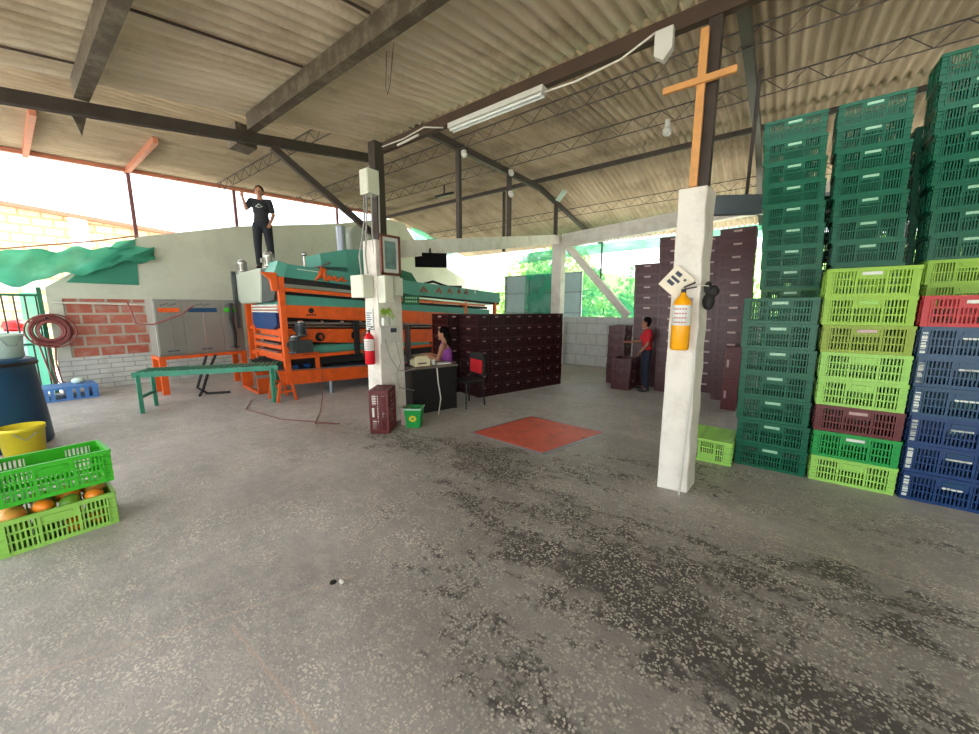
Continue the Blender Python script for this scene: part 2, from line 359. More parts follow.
def tag(o, label, cat, group=None, kind=None):
    o['label'] = label; o['category'] = cat
    if group: o['group'] = group
    if kind: o['kind'] = kind
    return o
def thing(name, label, cat, loc=(0, 0, 0), rz=0.0, group=None):
    o = bpy.data.objects.new(name, None); COL.objects.link(o); o.empty_display_size = 0.1
    o.location = loc; o.rotation_euler = (0, 0, rz)
    return tag(o, label, cat, group)
def struct(o, label=None):
    o['kind'] = 'structure'
    if label: o['label'] = label
    return o
def copy_tree(o, parent=None, group_label=None):
    c = o.copy(); COL.objects.link(c)
    if parent is not None: c.parent = parent
    for ch in list(o.children): copy_tree(ch, c)
    return c
def setmat(o, m):
    for sl in o.material_slots:
        sl.link = 'OBJECT'; sl.material = m
ORD = ['lowest', 'second', 'third', 'fourth', 'fifth', 'sixth', 'seventh', 'eighth', 'ninth', 'tenth', 'eleventh', 'twelfth', 'thirteenth', 'fourteenth', 'fifteenth', 'sixteenth', 'seventeenth', 'eighteenth']
def nth(i, n):
    if i == n-1: return 'topmost'
    if i == 0: return 'lowest'
    return ORD[i]+' from the floor'

# ================================================================== SETTING
def grid_floor(name, x0, x1, y0, y1, z, m):
    return struct(MB().box(x0, x1, y0, y1, z-0.12, z).build(name, m))
grid_floor('floor', -10.9, 6.0, -5.0, 10.1, 0, M['floor'])
grid_floor('ground', -60, 50, -40, 110, -0.14, M['earth'])

def corrugated(name, m, x0, x1, ys, zs, pitch=0.125, amp=0.032, hor=6):
    n = int((x1-x0)/pitch*hor); vs = []; fs = []
    k = len(ys)
    for i in range(n+1):
        x = x0+(x1-x0)*i/n; w = amp*math.sin(2*PI*x/pitch)
        for y, z in zip(ys, zs): vs.append((x, y, z+w))
    o = len(vs)
    for i in range(n+1):
        x = x0+(x1-x0)*i/n; w = amp*math.sin(2*PI*x/pitch)
        for y, z in zip(ys, zs): vs.append((x, y, z+w+0.008))
    for i in range(n):
        for j in range(k-1):
            a = i*k+j; fs.append((a, a+k, a+k+1, a+1)); fs.append((o+a, o+a+1, o+a+k+1, o+a+k))
    b = MB(); b.add(vs, fs, True)
    me = bpy.data.meshes.new(name); me.from_pydata(b.v, [], b.f); me.update()
    for p in me.polygons: p.use_smooth = True
    me.materials.append(m)
    ob = bpy.data.objects.new(name, me); COL.objects.link(ob)
    return struct(ob)
def zn(y): return 3.40+0.165*y            # near canopy
def zh(y): return 4.40+0.052*y if y < 8.4 else 4.837-0.21*(y-8.4)
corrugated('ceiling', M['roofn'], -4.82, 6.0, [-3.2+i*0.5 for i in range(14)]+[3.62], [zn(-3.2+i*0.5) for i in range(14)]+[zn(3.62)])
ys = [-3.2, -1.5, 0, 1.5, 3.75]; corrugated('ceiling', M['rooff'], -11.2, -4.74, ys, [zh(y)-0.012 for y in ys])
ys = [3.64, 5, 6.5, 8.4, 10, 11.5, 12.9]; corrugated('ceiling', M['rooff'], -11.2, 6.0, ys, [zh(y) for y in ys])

# left wall: gabled top, red brick panel, white painted brick foot
WL = MB().prism([(0.56, 2.0), (1.95, 3.1), (3.8, 3.62), (6.5, 4.15), (8.3, 4.62), (9.1, 4.62), (9.55, 4.15), (10.05, 3.75), (10.05, 1.9), (0.56, 1.9)], -11.0, -10.8)
WL.prism([(0.56, 1.9), (10.05, 1.9), (10.05, 0), (2.16, 0), (2.16, 1.9)], -11.0, -10.8)
WL.box(-11.0, -10.8, 0.56, 0.74, 0, 1.9)
WL.box(-11.0, -10.8, 0.74, 2.16, 1.8, 1.9)
struct(WL.build('wall_left', M['wallp']))
struct(MB().box(-11.0, -10.83, 0.74, 2.16, 0.66, 1.8).build('wall_left', M['redbrick']))
struct(MB().box(-11.0, -10.79, 0.56, 4.2, -0.01, 0.66).build('wall_left', M['whitebrick']))
struct(MB().prism([(10.05, 0), (10.05, 3.75), (11.0, 3.35), (14.6, 2.0), (14.6, 0)], -11.0, -10.8).build('wall_left', M['wallp']))
struct(MB().box(-10.8, -3.2, 10.0, 10.18, 0, 1.38).box(-3.2, 6.0, 10.0, 10.18, 0, 1.38).build('wall_back', M['whiteblock']))
struct(MB().box(6.0, 6.15, -2.0, 10.2, 0, 4.5).build('wall_right', M['wallp']))
struct(MB().box(-11.0, -10.78, 3.9, 8.3, 2.14, 2.2).build('trim_1', M['wallp']))

# columns
def column(name, pts_low, pts_high, z1, label):
    b = MB(); n = len(pts_low); lv = 14; vs = []
    for i in range(lv+1):
        t = i/lv
        for (a, c) in zip(pts_low, pts_high):
            j = 0.004*math.sin(i*3.1+a[0]*9)
            vs.append((a[0]+(c[0]-a[0])*t+j, a[1]+(c[1]-a[1])*t+j*0.5, z1*t))
    fs = [(i*n+k, i*n+(k+1) % n, (i+1)*n+(k+1) % n, (i+1)*n+k) for i in range(lv) for k in range(n)]
    fs += [tuple(range(n))[::-1], tuple(lv*n+k for k in range(n))]
    b.add(vs, fs); o = b.build(name, M['column'], bevel=0.012); return tag(o, label, 'column')
cr = column('concrete_column', [(-0.71, 3.43), (-0.47, 3.46), (-0.45, 3.72), (-0.69, 3.70)], [(-0.71, 3.43), (-0.51, 3.44), (-0.48, 3.70), (-0.68, 3.70)], 2.55, 'white plastered concrete column with yellow extinguisher, beside the tall green crate stacks')
MB().cyl((-0.52, 3.405, 0), (-0.49, 3.425, 1.25), 0.008, 8).build('conduit', M['white'], cr)
cl = column('concrete_column', [(-4.52, 3.06), (-4.2, 3.06), (-4.2, 3.48), (-4.52, 3.48)], [(-4.50, 3.07), (-4.22, 3.07), (-4.22, 3.46), (-4.50, 3.46)], 2.5, 'white concrete column carrying electrical boxes and framed picture, beside the black desk')
tag(MB().box(-5.08, -4.8, 9.5, 9.78, 0, 3.4).build('concrete_column', M['column'], bevel=0.01), 'white concrete column standing at the back, behind the block of dark red crates', 'column')

def beam(name, p, q, w, h, m, label, cat='beam', group=None):
    return tag(MB().bar(p, q, w, h).build(name, m), label, cat, group)
beam('concrete_beam', (-4.53, 3.47, 2.43), (-4.95, 9.62, 3.5), 0.2, 0.24, M['column'], 'white sloping concrete beam from the column with boxes to the back column')
beam('concrete_beam', (-4.80, 9.64, 3.44), (6.0, 9.64, 4.05), 0.22, 0.34, M['column'], 'long white concrete beam above the back opening, running right behind crate stacks')
beam('wall_brace', (-4.86, 9.78, 3.45), (-3.03, 9.85, 1.42), 0.16, 0.18, M['column'], 'white diagonal concrete brace falling right from the back column', 'brace')
tag(MB().cyl((-3.8, 9.86, 2.35), (-3.8, 9.86, 3.5), 0.022, 8).build('hanging_rod', M['dbeam']), 'thin dark rod hanging in the back opening beside the diagonal brace', 'rod')
# near canopy beams along X
beam('steel_beam', (-4.7, 0.62, zn(.62)-0.13), (6, 0.62, zn(.62)-0.13), 0.09, 0.15, M['beam'], 'olive steel roof beam, leftmost of the three big ones overhead')
beam('steel_beam', (-4.7, 1.9, zn(1.9)-0.13), (6, 1.9, zn(1.9)-0.13), 0.09, 0.16, M['beam'], 'olive steel roof beam, middle of the three big ones overhead')
beam('steel_beam', (-4.7, 3.5, 3.80), (6, 3.5, 3.80), 0.07, 0.12, M['bbeam'], 'brown steel roof beam joining the tops of both columns, carrying the tube light')
beam('steel_beam', (-4.68, -3.0, 2.63), (-4.68, 3.5, 3.69), 0.07, 0.1, M['dbeam'], 'dark steel edge beam rising to the post above the column with boxes')
tag(MB().prism([(-0.06, 0), (0.06, 0), (0.0, -0.22)], -4.95, -4.93).build('beam_bracket', M['beam'], loc=(0, 0.62, zn(.62)-0.2)), 'small triangular steel bracket at the end of the leftmost olive beam', 'bracket')
tag(MB().box(-5.05, -4.8, 1.78, 1.98, zn(1.9)-0.34, zn(1.9)-0.12).build('beam_bracket', M['beam']), 'boxy steel bracket at the end of the middle olive beam', 'bracket')
# posts
tag(MB().box(-4.46, -4.32, 3.2, 3.34, 2.49, 3.76).build('steel_post', M['dbeam']), 'dark steel post standing on the column with electrical boxes', 'post')
tag(MB().box(-0.60, -0.51, 3.48, 3.58, 2.55, 3.76).build('steel_post', M['dbeam']), 'dark steel post behind the wooden cross on the extinguisher column', 'post')
beam('steel_brace', (-4.62, 2.06, 3.38), (-4.46, 3.24, 2.6), 0.06, 0.07, M['dbeam'], 'dark diagonal steel brace from edge beam down to the boxed column', 'brace')
# high roof beams
hb = MB().bar((-4.86, 3.55, 4.5), (-4.86, 8.4, 4.52), 0.08, 0.12).bar((-4.86, 8.4, 4.52), (-4.86, 12.7, 3.74), 0.09, 0.1)
tag(hb.build('steel_beam', M['dbeam']), 'dark steel roof beam above the sloping white beam, standing on thin posts', 'beam')
hb2 = MB().bar((-0.52, 3.7, 4.5), (-0.52, 8.4, 4.52), 0.1, 0.14).bar((-0.52, 8.4, 4.52), (-0.52, 12.7, 3.74), 0.09, 0.1)
tag(hb2.build('steel_beam', M['dbeam']), 'dark steel roof beam running back just left of the tall green stacks', 'beam')
beam('steel_beam', (-11.0, 8.3, 4.66), (6, 8.3, 4.66), 0.06, 0.09, M['dbeam'], 'long dark steel purlin across the far roof at its fold')
for (y, lb) in ((5.42, 'thin dark steel post on the sloping white beam, nearest the boxed column'), (7.06, 'thin dark steel post on the sloping white beam, the one with two lamps'), (9.25, 'thin dark steel post on top of the white back column')):
    zb = 2.35+0.1737*(y-3.0)+0.1
    tag(MB().box(-4.9, -4.82, y-0.04, y+0.04, zb, 4.46).build('steel_post', M['dbeam']), lb, 'post')
tag(MB().box(-5.9, -5.84, 8.27, 8.33, 3.1, 4.6).build('steel_post', M['dbeam']), 'short thin steel post hanging left behind the two lamp posts', 'post')
def truss(y, x0, x1, z, label, h=0.2):
    b = MB().bar((x0, y, z), (x1, y, z), 0.016, 0.016).bar((x0, y, z-h), (x1, y, z-h), 0.012, 0.012)
    n = int((x1-x0)/0.22)
    for i in range(n):
        a = x0+(x1-x0)*i/n; c = x0+(x1-x0)*(i+1)/n
        if i % 2: b.bar((a, y, z), (c, y, z-h), 0.008, 0.008)
        else: b.bar((a, y, z-h), (c, y, z), 0.008, 0.008)
    tag(b.build('lattice_purlin', M['dbeam']), label, 'roof truss')
truss(5.35, -10.8, 6, zh(5.35)-0.05, 'thin lattice purlin under the far roof, nearest to the tube light')
truss(6.75, -10.8, 6, zh(6.75)-0.05, 'thin lattice purlin under the far roof, second behind the tube light')
truss(10.2, -10.8, 6, zh(10.2)-0.05, 'thin lattice purlin beyond the roof fold, nearest the back wall')
truss(3.5, -10.8, -4.9, zh(3.5)-0.05, 'thin lattice purlin at upper left, ending above the man on the machine')
# left eave
tag(MB().bar((-10.9, -3.2, zh(-3.2)-0.08), (-10.9, 8.4, zh(8.4)-0.08), 0.08, 0.07).build('eave_beam', M['rust']), 'reddish steel eave beam along the left roof edge above the wall', 'beam')
for (y, lb) in ((0.62, 'short orange-brown rafter at the left eave, nearest the picture edge'), (1.95, 'short orange-brown rafter at the left eave, above the thin wall post')):
    tag(MB().bar((-11.05, y, zh(y)-0.08), (-8.6, y, zh(y)-0.08), 0.07, 0.1).build('rafter', M['rust']), lb, 'rafter')
for (y0, z0, lb) in ((1.95, 3.1, 'thin reddish post on the left wall above the green net corner'), (3.86, 3.62, 'thin reddish post on the left wall beside the waving man'), (6.6, 4.1, 'thin short post on the left wall above the round duct')):
    tag(MB().box(-10.93, -10.87, y0-0.03, y0+0.03, z0-0.06, zh(y0)-0.1).build('wall_post', M['post']), lb, 'post')
# sheet lap strips under near canopy
for (x, y0, y1, lb) in ((-3.45, -3, 0.55, 'thin dark sheet joint strip left of the leftmost olive beam, near one'), (-4.45, -3, 0.58, 'thin dark sheet joint strip left of the leftmost olive beam, far one'), (-3.45, 0.7, 1.85, 'thin dark sheet joint strip between the two olive beams'), (-2.48, 1.0, 1.85, 'short dark sheet joint strip at the top near middle olive beam')):
    tag(MB().bar((x, y0, zn(y0)-0.035), (x, y1, zn(y1)-0.035), 0.018, 0.012).build('roof_strip', M['bbeam']), lb, 'strip')

# galvanised hanging sheet right of the column, and its hanger
g = tag(MB().bar((-1.15, 6.2, 3.06), (0.6, 7.3, 3.06), 0.1, 0.26).build('galvanised_gutter', M['galv']), 'galvanised steel gutter hanging behind the top of the extinguisher column', 'gutter')
tag(MB().cyl((-0.42, 6.0, 4.5), (-0.48, 6.6, 3.19), 0.022, 8).build('hanging_rod', M['dbeam']), 'grey rod hanging from the roof down to the galvanised gutter', 'rod')
tag(MB().box(-0.2, -0.12, 6.9, 7.0, 0, 3.3).build('white_post', M['white']), 'slim white post between dark red stack and tall green stack', 'post')

# back opening: nets, gate panel, exterior
def net(name, verts, m, label, nx=14, nz=8, wob=0.05):
    a, b_, c, d = [Vector(v) for v in verts]; b = MB(); vs = []
    nrm = (b_-a).cross(d-a).normalized()
    for j in range(nz+1):
        for i in range(nx+1):
            u = i/nx; v = j/nz
            p = a.lerp(b_, u).lerp(d.lerp(c, u), v)+nrm*wob*math.sin(u*9+v*3)*math.sin(v*5+u*4)
            vs.append(p)
    fs = [(j*(nx+1)+i, j*(nx+1)+i+1, (j+1)*(nx+1)+i+1, (j+1)*(nx+1)+i) for j in range(nz) for i in range(nx)]
    b.add(vs, fs, True); return tag(b.build(name, m), label, 'netting')
net('shade_net', [(-4.6, 10.6, 1.38), (-2.2, 10.6, 1.38), (-2.2, 10.6, 2.75), (-4.6, 10.6, 2.75)], M['net'], 'green shade net hanging in the back opening behind the diagonal brace')
net('shade_net', [(-7.6, 11.6, 3.2), (6, 11.6, 3.55), (6, 12.4, 3.85), (-7.6, 12.4, 3.7)], M['dnet'], 'green net strip along the back eave under the roof edge', 30, 4)
net('shade_net', [(-10.9, 9.7, 4.1), (-10.9, 11.6, 3.75), (-10.9, 11.9, 4.05), (-10.9, 9.45, 4.75)], M['dnet'], 'bright green net draped in the gap right of the grey wall top', 12, 6, 0.06)
net('shade_net', [(-7.4, 11.8, 1.2), (-5.9, 11.8, 1.2), (-5.9, 11.9, 3.6), (-7.4, 11.9, 3.6)], M['net'], 'thin vertical green net at the left of the back opening', 8, 8)
gp = thing('sheet_gate', 'pale blue-grey sheet metal gate beyond the back wall', 'gate', (-6.8, 12.0, 0))
MB().box(-1.6, 1.55, 0, 0.04, 0, 2.82).build('gate_panel', M['gatep'], gp)
fb = MB()
for x in (-1.6, -0.55, 0.5, 1.5): fb.box(x, x+0.05, -0.04, 0.0, 0, 2.85)
for z in (1.45, 2.15, 2.8): fb.box(-1.6, 1.55, -0.04, 0.0, z, z+0.04)
fb.build('gate_frame', M['galv'], gp)
for (x, y, z, rx, ry, rz, lb) in ((-9, 17, 0, 3.4, 2.2, 4.4, 'leafy green bushes seen through the left of the back opening'), (-3.5, 18, 0, 3.6, 2.2, 3.5, 'leafy green bushes seen right of the white back column'), (3.5, 18, 0, 4, 2.2, 4.0, 'leafy green bushes behind the right-hand crate stacks')):
    b = MB(); rnd = random.Random(int(x*10))
    for k in range(60):
        a = rnd.uniform(0, 2*PI); q = rnd.uniform(0, 1)**0.5; zz = rnd.uniform(0.0, 0.8)
        b.ball((x+0.8*rx*q*math.cos(a)*math.sqrt(1-zz*zz), y+0.6*ry*q*math.sin(a), rz*zz*0.9), rnd.uniform(0.4, 0.7), 8, 6)
    for k in range(4200):
        a = rnd.uniform(0, 2*PI); zz = rnd.uniform(0.0, 1); q = rnd.uniform(0.75, 1.05); q2 = math.sqrt(max(0.02, 1-zz*zz))
        c = Vector((x+rx*q*q2*math.cos(a), y+ry*q*q2*math.sin(a), rz*zz*q*(1+0.12*math.sin(a*5+x))))
        u_ = Vector((rnd.gauss(0, 1), rnd.gauss(0, 1), rnd.gauss(0, 1))).normalized(); v_ = u_.orthogonal().normalized(); l_ = rnd.uniform(0.08, 0.2)
        b.add([c-u_*l_, c+v_*l_*0.45, c+u_*l_, c-v_*l_*0.45], [(0, 1, 2, 3)])
    tag(b.build('bush', M['barkbush']), lb, 'bush')
hb = MB(); vs = []; nx, ny = 40, 10
for j in range(ny+1):
    for i in range(nx+1):
        x = -70+130*i/nx; y = 30+60*j/ny
        vs.append((x, y, -0.2+(j/ny)**0.8*(11+2.5*math.sin(i*0.35)+1.2*math.sin(i*0.9+j))))
hb.add(vs, [(j*(nx+1)+i, j*(nx+1)+i+1, (j+1)*(nx+1)+i+1, (j+1)*(nx+1)+i) for j in range(ny) for i in range(nx)], True)
struct(hb.build('hills', M['leafy']), 'green hillside beyond the back wall')

# left exterior: gate, block building, red cable, tarp
gt = thing('barred_gate', 'green barred steel gate at the far left beside the wall', 'gate', (-10.9, 0, 0))
b = MB()
for i in range(12): b.cyl((0, -1.0+i*0.13, 0.1), (0, -1.0+i*0.13, 1.85), 0.012, 6)
b.build('gate_bar', M['dbeam'], gt)
b = MB()
for z in (0.1, 0.95, 1.85): b.bar((0, -1.05, z), (0, 0.47, z), 0.04, 0.04)
b.bar((0, -1.05, 0), (0, -1.05, 1.9), 0.05, 0.05).bar((0, 0.48, 0), (0, 0.48, 2.0), 0.06, 0.06)
b.build('gate_frame', M['signg'], gt)
net('shade_net', [(-10.98, 0.2, 0.1), (-10.98, 0.46, 0.1), (-10.98, 0.46, 1.9), (-10.98, 0.25, 1.9)], M['dnet'], 'strip of green net on the barred gate behind the hose coil', 4, 8, 0.02)
bd = thing('block_building', 'pale yellow block building outside beyond the left wall, with red roof edge', 'building', (-17, 0, -0.14))
MB().prism([(-6, 0), (6.5, 0), (6.5, 4.1), (0.36, 4.55), (-6, 4.9)], -3, 0).build('wall', M['yellowblock'], bd)
MB().box(-0.02, 0.1, 1.55, 1.95, 0, 4.5).box(-0.02, 0.1, 3.75, 4.1, 0, 4.35).box(-0.02, 0.08, -6, 6.5, 2.3, 2.55).build('wall_pillar', M['column'], bd)
MB().bar((0.1, -6, 4.98), (0.1, 6.5, 4.16), 0.3, 0.1).build('roof_edge', M['rust'], bd)
tag(MB().tube([(-10.75, -2.2, 2.4), (-10.75, 0.1, 2.62), (-10.78, 1.3, 2.92), (-10.78, 1.95, 3.12)], 0.014, 6).build('sagging_cable', M['rust']), 'thin red cable sagging from the left wall top out of the picture', 'cable')

def tarp():
    b = MB(); vs = []; nx, ny = 46, 8
    for i in range(nx+1):
        u = i/nx; y = -1.2+3.35*u
        top = 2.55+0.0*u+0.55*max(0, u-0.35)+0.06*math.sin(u*30)*(1-u)
        bot = 2.05+0.75*max(0, u-0.45)**1.0*1.5+0.05*math.sin(u*23+1)
        if bot > top-0.04: bot = top-0.04
        for j in range(ny+1):
            v = j/ny
            vs.append((-10.62+0.35*math.sin(v*PI)*(1-u)+0.07*math.sin(u*40+v*5)+0.04*math.sin(v*14+u*17), y, top+(bot-top)*v+0.03*math.sin(u*50+v*9)))
    b.add(vs, [(i*(ny+1)+j, i*(ny+1)+j+1, (i+1)*(ny+1)+j+1, (i+1)*(ny+1)+j) for i in range(nx) for j in range(ny)], True)
    o = b.build('bundled_tarp', M['dnet']); s = o.modifiers.new('s', 'SOLIDIFY'); s.thickness = 0.01
    tag(o, 'crumpled green shade net bundled along the top of the left wall', 'netting')
tarp()
tag(MB().prism([(0.83, 2.1), (1.86, 2.1), (1.9, 3.04), (1.62, 2.96)], -10.8, -10.785).build('net_panel', M['dnet']), 'flat green net panel fixed on the left wall under the thin post', 'netting')
tag(MB().tube([(-10.72, 0.6, 1.72), (-10.72, 1.6, 1.70), (-10.6, 2.6, 1.66)], 0.018, 8).build('wall_pipe', M['pipe']), 'thin pale pipe running across the red brick panel', 'pipe')

# ================================================================== CRATES
def crate_mesh(w, d, h, nl, ns, mids, solidpanel=True, name='crate', solid=False, fr_=0.22):
    b = MB(); t = 0.014; x1 = w/2; y1 = d/2
    def wall(L, fn, n, panel):
        # fn maps (a along, o outward 0..t, z) boxes
        def bx(a0, a1, o0, o1, z0, z1): fn(a0, a1, o0, o1, z0, z1)
        H = L/2
        bx(-H, H, -0.004, t+0.006, h-0.03, h)                       # rim
        bx(-H, H, 0, t, 0, 0.028)
        c = 0.05
        for s in (-1, 1):
            a0, a1 = sorted((s*H, s*(H-c))); bx(a0, a1, 0, t-0.004, 0.028, h-0.03)
            a0, a1 = sorted((s*(H-c), s*(H-c+0.01))); bx(a0, a1, 0, t+0.006, 0.01, h-0.03)
            for k in range(3):
                z = 0.03+(h-0.06)*(k+0.5)/3; a0, a1 = sorted((s*H, s*(H-c))); bx(a0, a1, 0, t+0.004, z-0.005, z+0.005)
        dv = H/3.1
        for s in (-1, 1): bx(s*dv-0.008, s*dv+0.008, 0, t+0.004, 0.028, h-0.03)
        for k in range(mids):
            z = 0.028+(h-0.058)*(k+1)/(mids+1); bx(-H+c, H-c, 0.001, t-0.001, z-0.006, z+0.006)
        zt = h-0.03
        if panel: bx(-dv, dv, 0.001, t-0.002, h-0.085, h-0.03)
        inner = 2*(H-c)
        if solid: bx(-H+c, H-c, -0.004, 0.003, 0.02, h-0.03)
        for k in range(n):
            a = -H+c+inner*(k+0.5)/n
            if abs(abs(a)-dv) < 0.012: continue
            bx(a-inner/n*fr_, a+inner/n*fr_, 0.003, t-0.003, 0.028, zt)
    def bx_front(a0, a1, o0, o1, z0, z1): b.box(a0, a1, -y1+t-o1, -y1+t-o0, z0, z1)
    def bx_back(a0, a1, o0, o1, z0, z1): b.box(a0, a1, y1-t+o0, y1-t+o1, z0, z1)
    def bx_r(a0, a1, o0, o1, z0, z1): b.box(x1-t+o0, x1-t+o1, a0, a1, z0, z1)
    def bx_l(a0, a1, o0, o1, z0, z1): b.box(-x1+t-o1, -x1+t-o0, a0, a1, z0, z1)
    wall(w-0.004, bx_front, nl, solidpanel); wall(w-0.004, bx_back, nl, solidpanel)
    wall(d-0.03, bx_r, ns, True); wall(d-0.03, bx_l, ns, True)
    n = int(w/0.055)
    for k in range(n):
        x = -x1+0.02+(w-0.04)*(k+0.5)/n; b.box(x-0.012, x+0.012, -y1+0.012, y1-0.012, 0.003, 0.012)
    for k in range(4):
        y = -y1+0.03+(d-0.06)*k/3; b.box(-x1+0.012, x1-0.012, y-0.01, y+0.01, 0.001, 0.01)
    return b.mesh(name)

def label_mesh(w, d, h, lw=0.12, lh=0.024, sides='f'):
    b = MB(); z = h-0.062
    b.box(-lw/2, lw/2, -d/2-0.004, -d/2+0.004, z, z+lh)
    if sides == 's': b = MB(); b.box(w/2-0.004, w/2+0.004, -lw/2, lw/2, z, z+lh)
    return b.mesh('handle_label')

W, DD, HG = 0.565, 0.40, 0.243
ms = {
 'big': crate_mesh(W, DD, HG, 21, 15, 2, name='body'),
 'back': crate_mesh(0.535, 0.40, 0.2285, 22, 15, 1, name='body', fr_=0.24),
 'red': crate_mesh(0.50, 0.36, 0.2085, 18, 12, 1, name='body', solid=True),
 'block': crate_mesh(0.62, 0.262, 0.214, 16, 8, 1, name='body', solid=True),
}
lm = {'big': label_mesh(W, DD, HG, 0.12, 0.026), 'back': label_mesh(0.535, 0.4, 0.2285, 0.115, 0.024), 'red': label_mesh(0.5, 0.36, 0.2085, 0.12, 0.03), 'block': label_mesh(0.62, 0.262, 0.214, 0.11, 0.024), 'blocks': label_mesh(0.62, 0.262, 0.214, 0.09, 0.024, 's')}
def make_proto(k, m, lmat):
    root = bpy.data.objects.new('plastic_crate', None); COL.objects.link(root); root.empty_display_size = 0.1
    me = ms[k]
    if not me.materials: me.materials.append(M['green'])
    o = bpy.data.objects.new('crate_body', me); COL.objects.link(o); o.parent = root; setmat(o, m)
    for kk in ([k, 'blocks'] if k == 'block' else [k]):
        me = lm[kk]
        if not me.materials: me.materials.append(M['label'])
        o = bpy.data.objects.new('handle_label', me); COL.objects.link(o); o.parent = root; setmat(o, lmat)
    return root
protos = {}
def crate(k, mk, loc, rz=0, label='', group=None, lmk='label', rot=None):
    key = (k, mk, lmk)
    if key not in protos:
        protos[key] = make_proto(k, M[mk], M[lmk]); r = protos[key]
    else: r = copy_tree(protos[key])
    r.location = loc; r.rotation_euler = rot if rot else (0, 0, rz)
    r['label'] = label; r['category'] = 'crate'
    if group: r['group'] = group
    elif 'group' in r: del r['group']
    return r
rj = random.Random(3)
def jit(a=0.006): return rj.uniform(-a, a)
FY = 4.50+DD/2
# front row left: 7 dark green
for i in range(7):
    z = i*0.2435
    crate('big', 'dgreen', (-0.18+0.27-0.042*z+jit(), FY+jit(), z), jit(0.01), 'dark green crate, %s in the front left stack' % nth(i, 7), 'front left stack of dark green crates', 'labelg')
# front row middle: mixed colours
mid = [('pale', 'pale green slatted crate at the foot of the mixed middle stack', 'pale'), ('green', 'emerald green crate between the pale green and the maroon crate', 'label'),
       ('maroon', 'single maroon crate in the middle of the lime green stack', 'labelr'), ('pale', 'pale green crate resting right on the maroon crate', 'pale'),
       ('pale', 'pale green crate, second above the maroon crate', 'pale'), ('lime2', 'yellow-green crate, third above the maroon crate, with reddish label', 'labelr'),
       ('lime', 'lime green crate just under the topmost lime crate', 'pale'), ('lime', 'topmost lime green crate of the mixed middle stack', 'label')]
for i, (mk, lb, lk) in enumerate(mid):
    z = i*0.2435
    crate('big', mk, (0.40+0.285-0.04*z+jit(), FY+jit(), z), jit(0.012), lb, 'mixed middle crate stack', lk)
# front row right: six blue, one red
for i in range(7):
    z = i*0.2435
    if i < 6:
        c = crate('big', 'blue' if i < 3 else 'blue2', (0.99+0.285-0.04*z+jit(), FY+jit(), z), jit(0.012), 'blue crate with white print, %s of the six blue ones' % (nth(i, 6)), 'stack of blue crates at the right', 'blue2')
        b = MB(); rr = random.Random(i)
        if i < 5:
            zz = 0.03
            while zz < 0.2:
                hh = rr.uniform(0.014, 0.024); b.box(-0.272, -0.236-rr.uniform(0, 0.01), -0.203, -0.199, zz, zz+hh); zz += hh+0.006
            b.build('printed_text', M['label'], c); b = MB(); xx = -0.06
            while xx < 0.05: ww = rr.uniform(0.012, 0.03); b.box(xx, xx+ww, -0.206, -0.2, 0.148, 0.162); xx += ww+0.004
            b.build('printed_text', M['label'], c)
    else:
        crate('big', 'red', (0.99+0.285-0.04*z, FY, z), 0.0, 'single bright red crate on top of the blue crates', None, 'label')
# back row, taller
BY = 5.5+0.2
def back_stack(x0, n, special, who, grp, y=BY):
    z = 0
    for i in range(n):
        mk = special.get(i, 'dgreen')
        x = x0-0.075*z
        lab = {'dgreen': 'dark green crate, %s of the stack %s' % (nth(i, n), who), 'dgreen2': 'forest green crate, %s of the stack %s' % (nth(i, n), who), 'lime': 'lime green crate, %s of the stack %s' % (nth(i, n), who)}[mk]
        crate('back', mk, (x+jit(), y+jit(), z), jit(0.01), lab, grp, 'labelg' if mk != 'lime' else 'lime')
        z += 0.229
    return z
zL = back_stack(-0.02+0.255, 16, {7: 'dgreen2'}, 'at back row left', 'tall back row left crate stack')
zM = back_stack(0.565+0.28, 16, {}, 'at back row middle', 'tall back row middle crate stack')
zR = back_stack(1.25+0.28, 17, {7: 'lime', 8: 'lime'}, 'at back row right', 'tall back row right crate stack')
back_stack(1.2+0.28, 15, {}, 'hidden behind right end', 'hindmost right dark green stack', BY+0.43)
back_stack(0.60+0.28, 14, {}, 'hidden behind middle one', 'hindmost middle dark green stack', BY+0.43)
back_stack(-0.02+0.28, 14, {}, 'hidden behind left one', 'hindmost left dark green stack', BY+0.43)

back_stack(0.36+0.28, 13, {}, 'added rearmost to block daylight, middle row', 'added rearmost middle stack blocking daylight', BY+0.87)  # extra hidden stack, added to block daylight between the crates in front
back_stack(-0.02+0.28-0.26+0.26, 13, {}, 'added rearmost to block daylight, left row', 'added rearmost left stack blocking daylight', BY+0.87)  # likewise added out of sight to close bright gaps at the left
# block of dark red crates
c0 = Vector((-4.15, 5.09)); c1 = Vector((-3.55, 7.20)); u = (c1-c0).normalized(); nrm = Vector((u.y, -u.x)); ang = math.atan2(u.y, u.x)-PI/2
step = (c1-c0).length/8; colw = ['nearest the chair', 'second from the chair', 'third from the chair', 'fourth from the chair', 'fifth from the chair', 'sixth from the chair', 'second from the far end', 'at the far end']
for j in range(8):
    for i in range(7):
        p = c0+u*(step*(j+0.5))-nrm*0.31
        z = i*0.2155
        crate('block', 'dmaroon', (p.x+jit(0.004), p.y, z), ang+jit(0.01), 'dark red crate in long block, column %s, %s' % (colw[j], nth(i, 7)), 'long block of dark red crates', 'labeld')
for i in range(7):
    p = c0+u*(step*0.5-0.24)-nrm*(0.31+0.64)
    crate('block', 'dmaroon', (p.x, p.y, i*0.2155), ang+jit(0.01), 'dark red crate behind seated woman, %s of end column' % nth(i, 7), 'left end column of the dark red block', 'labelr')
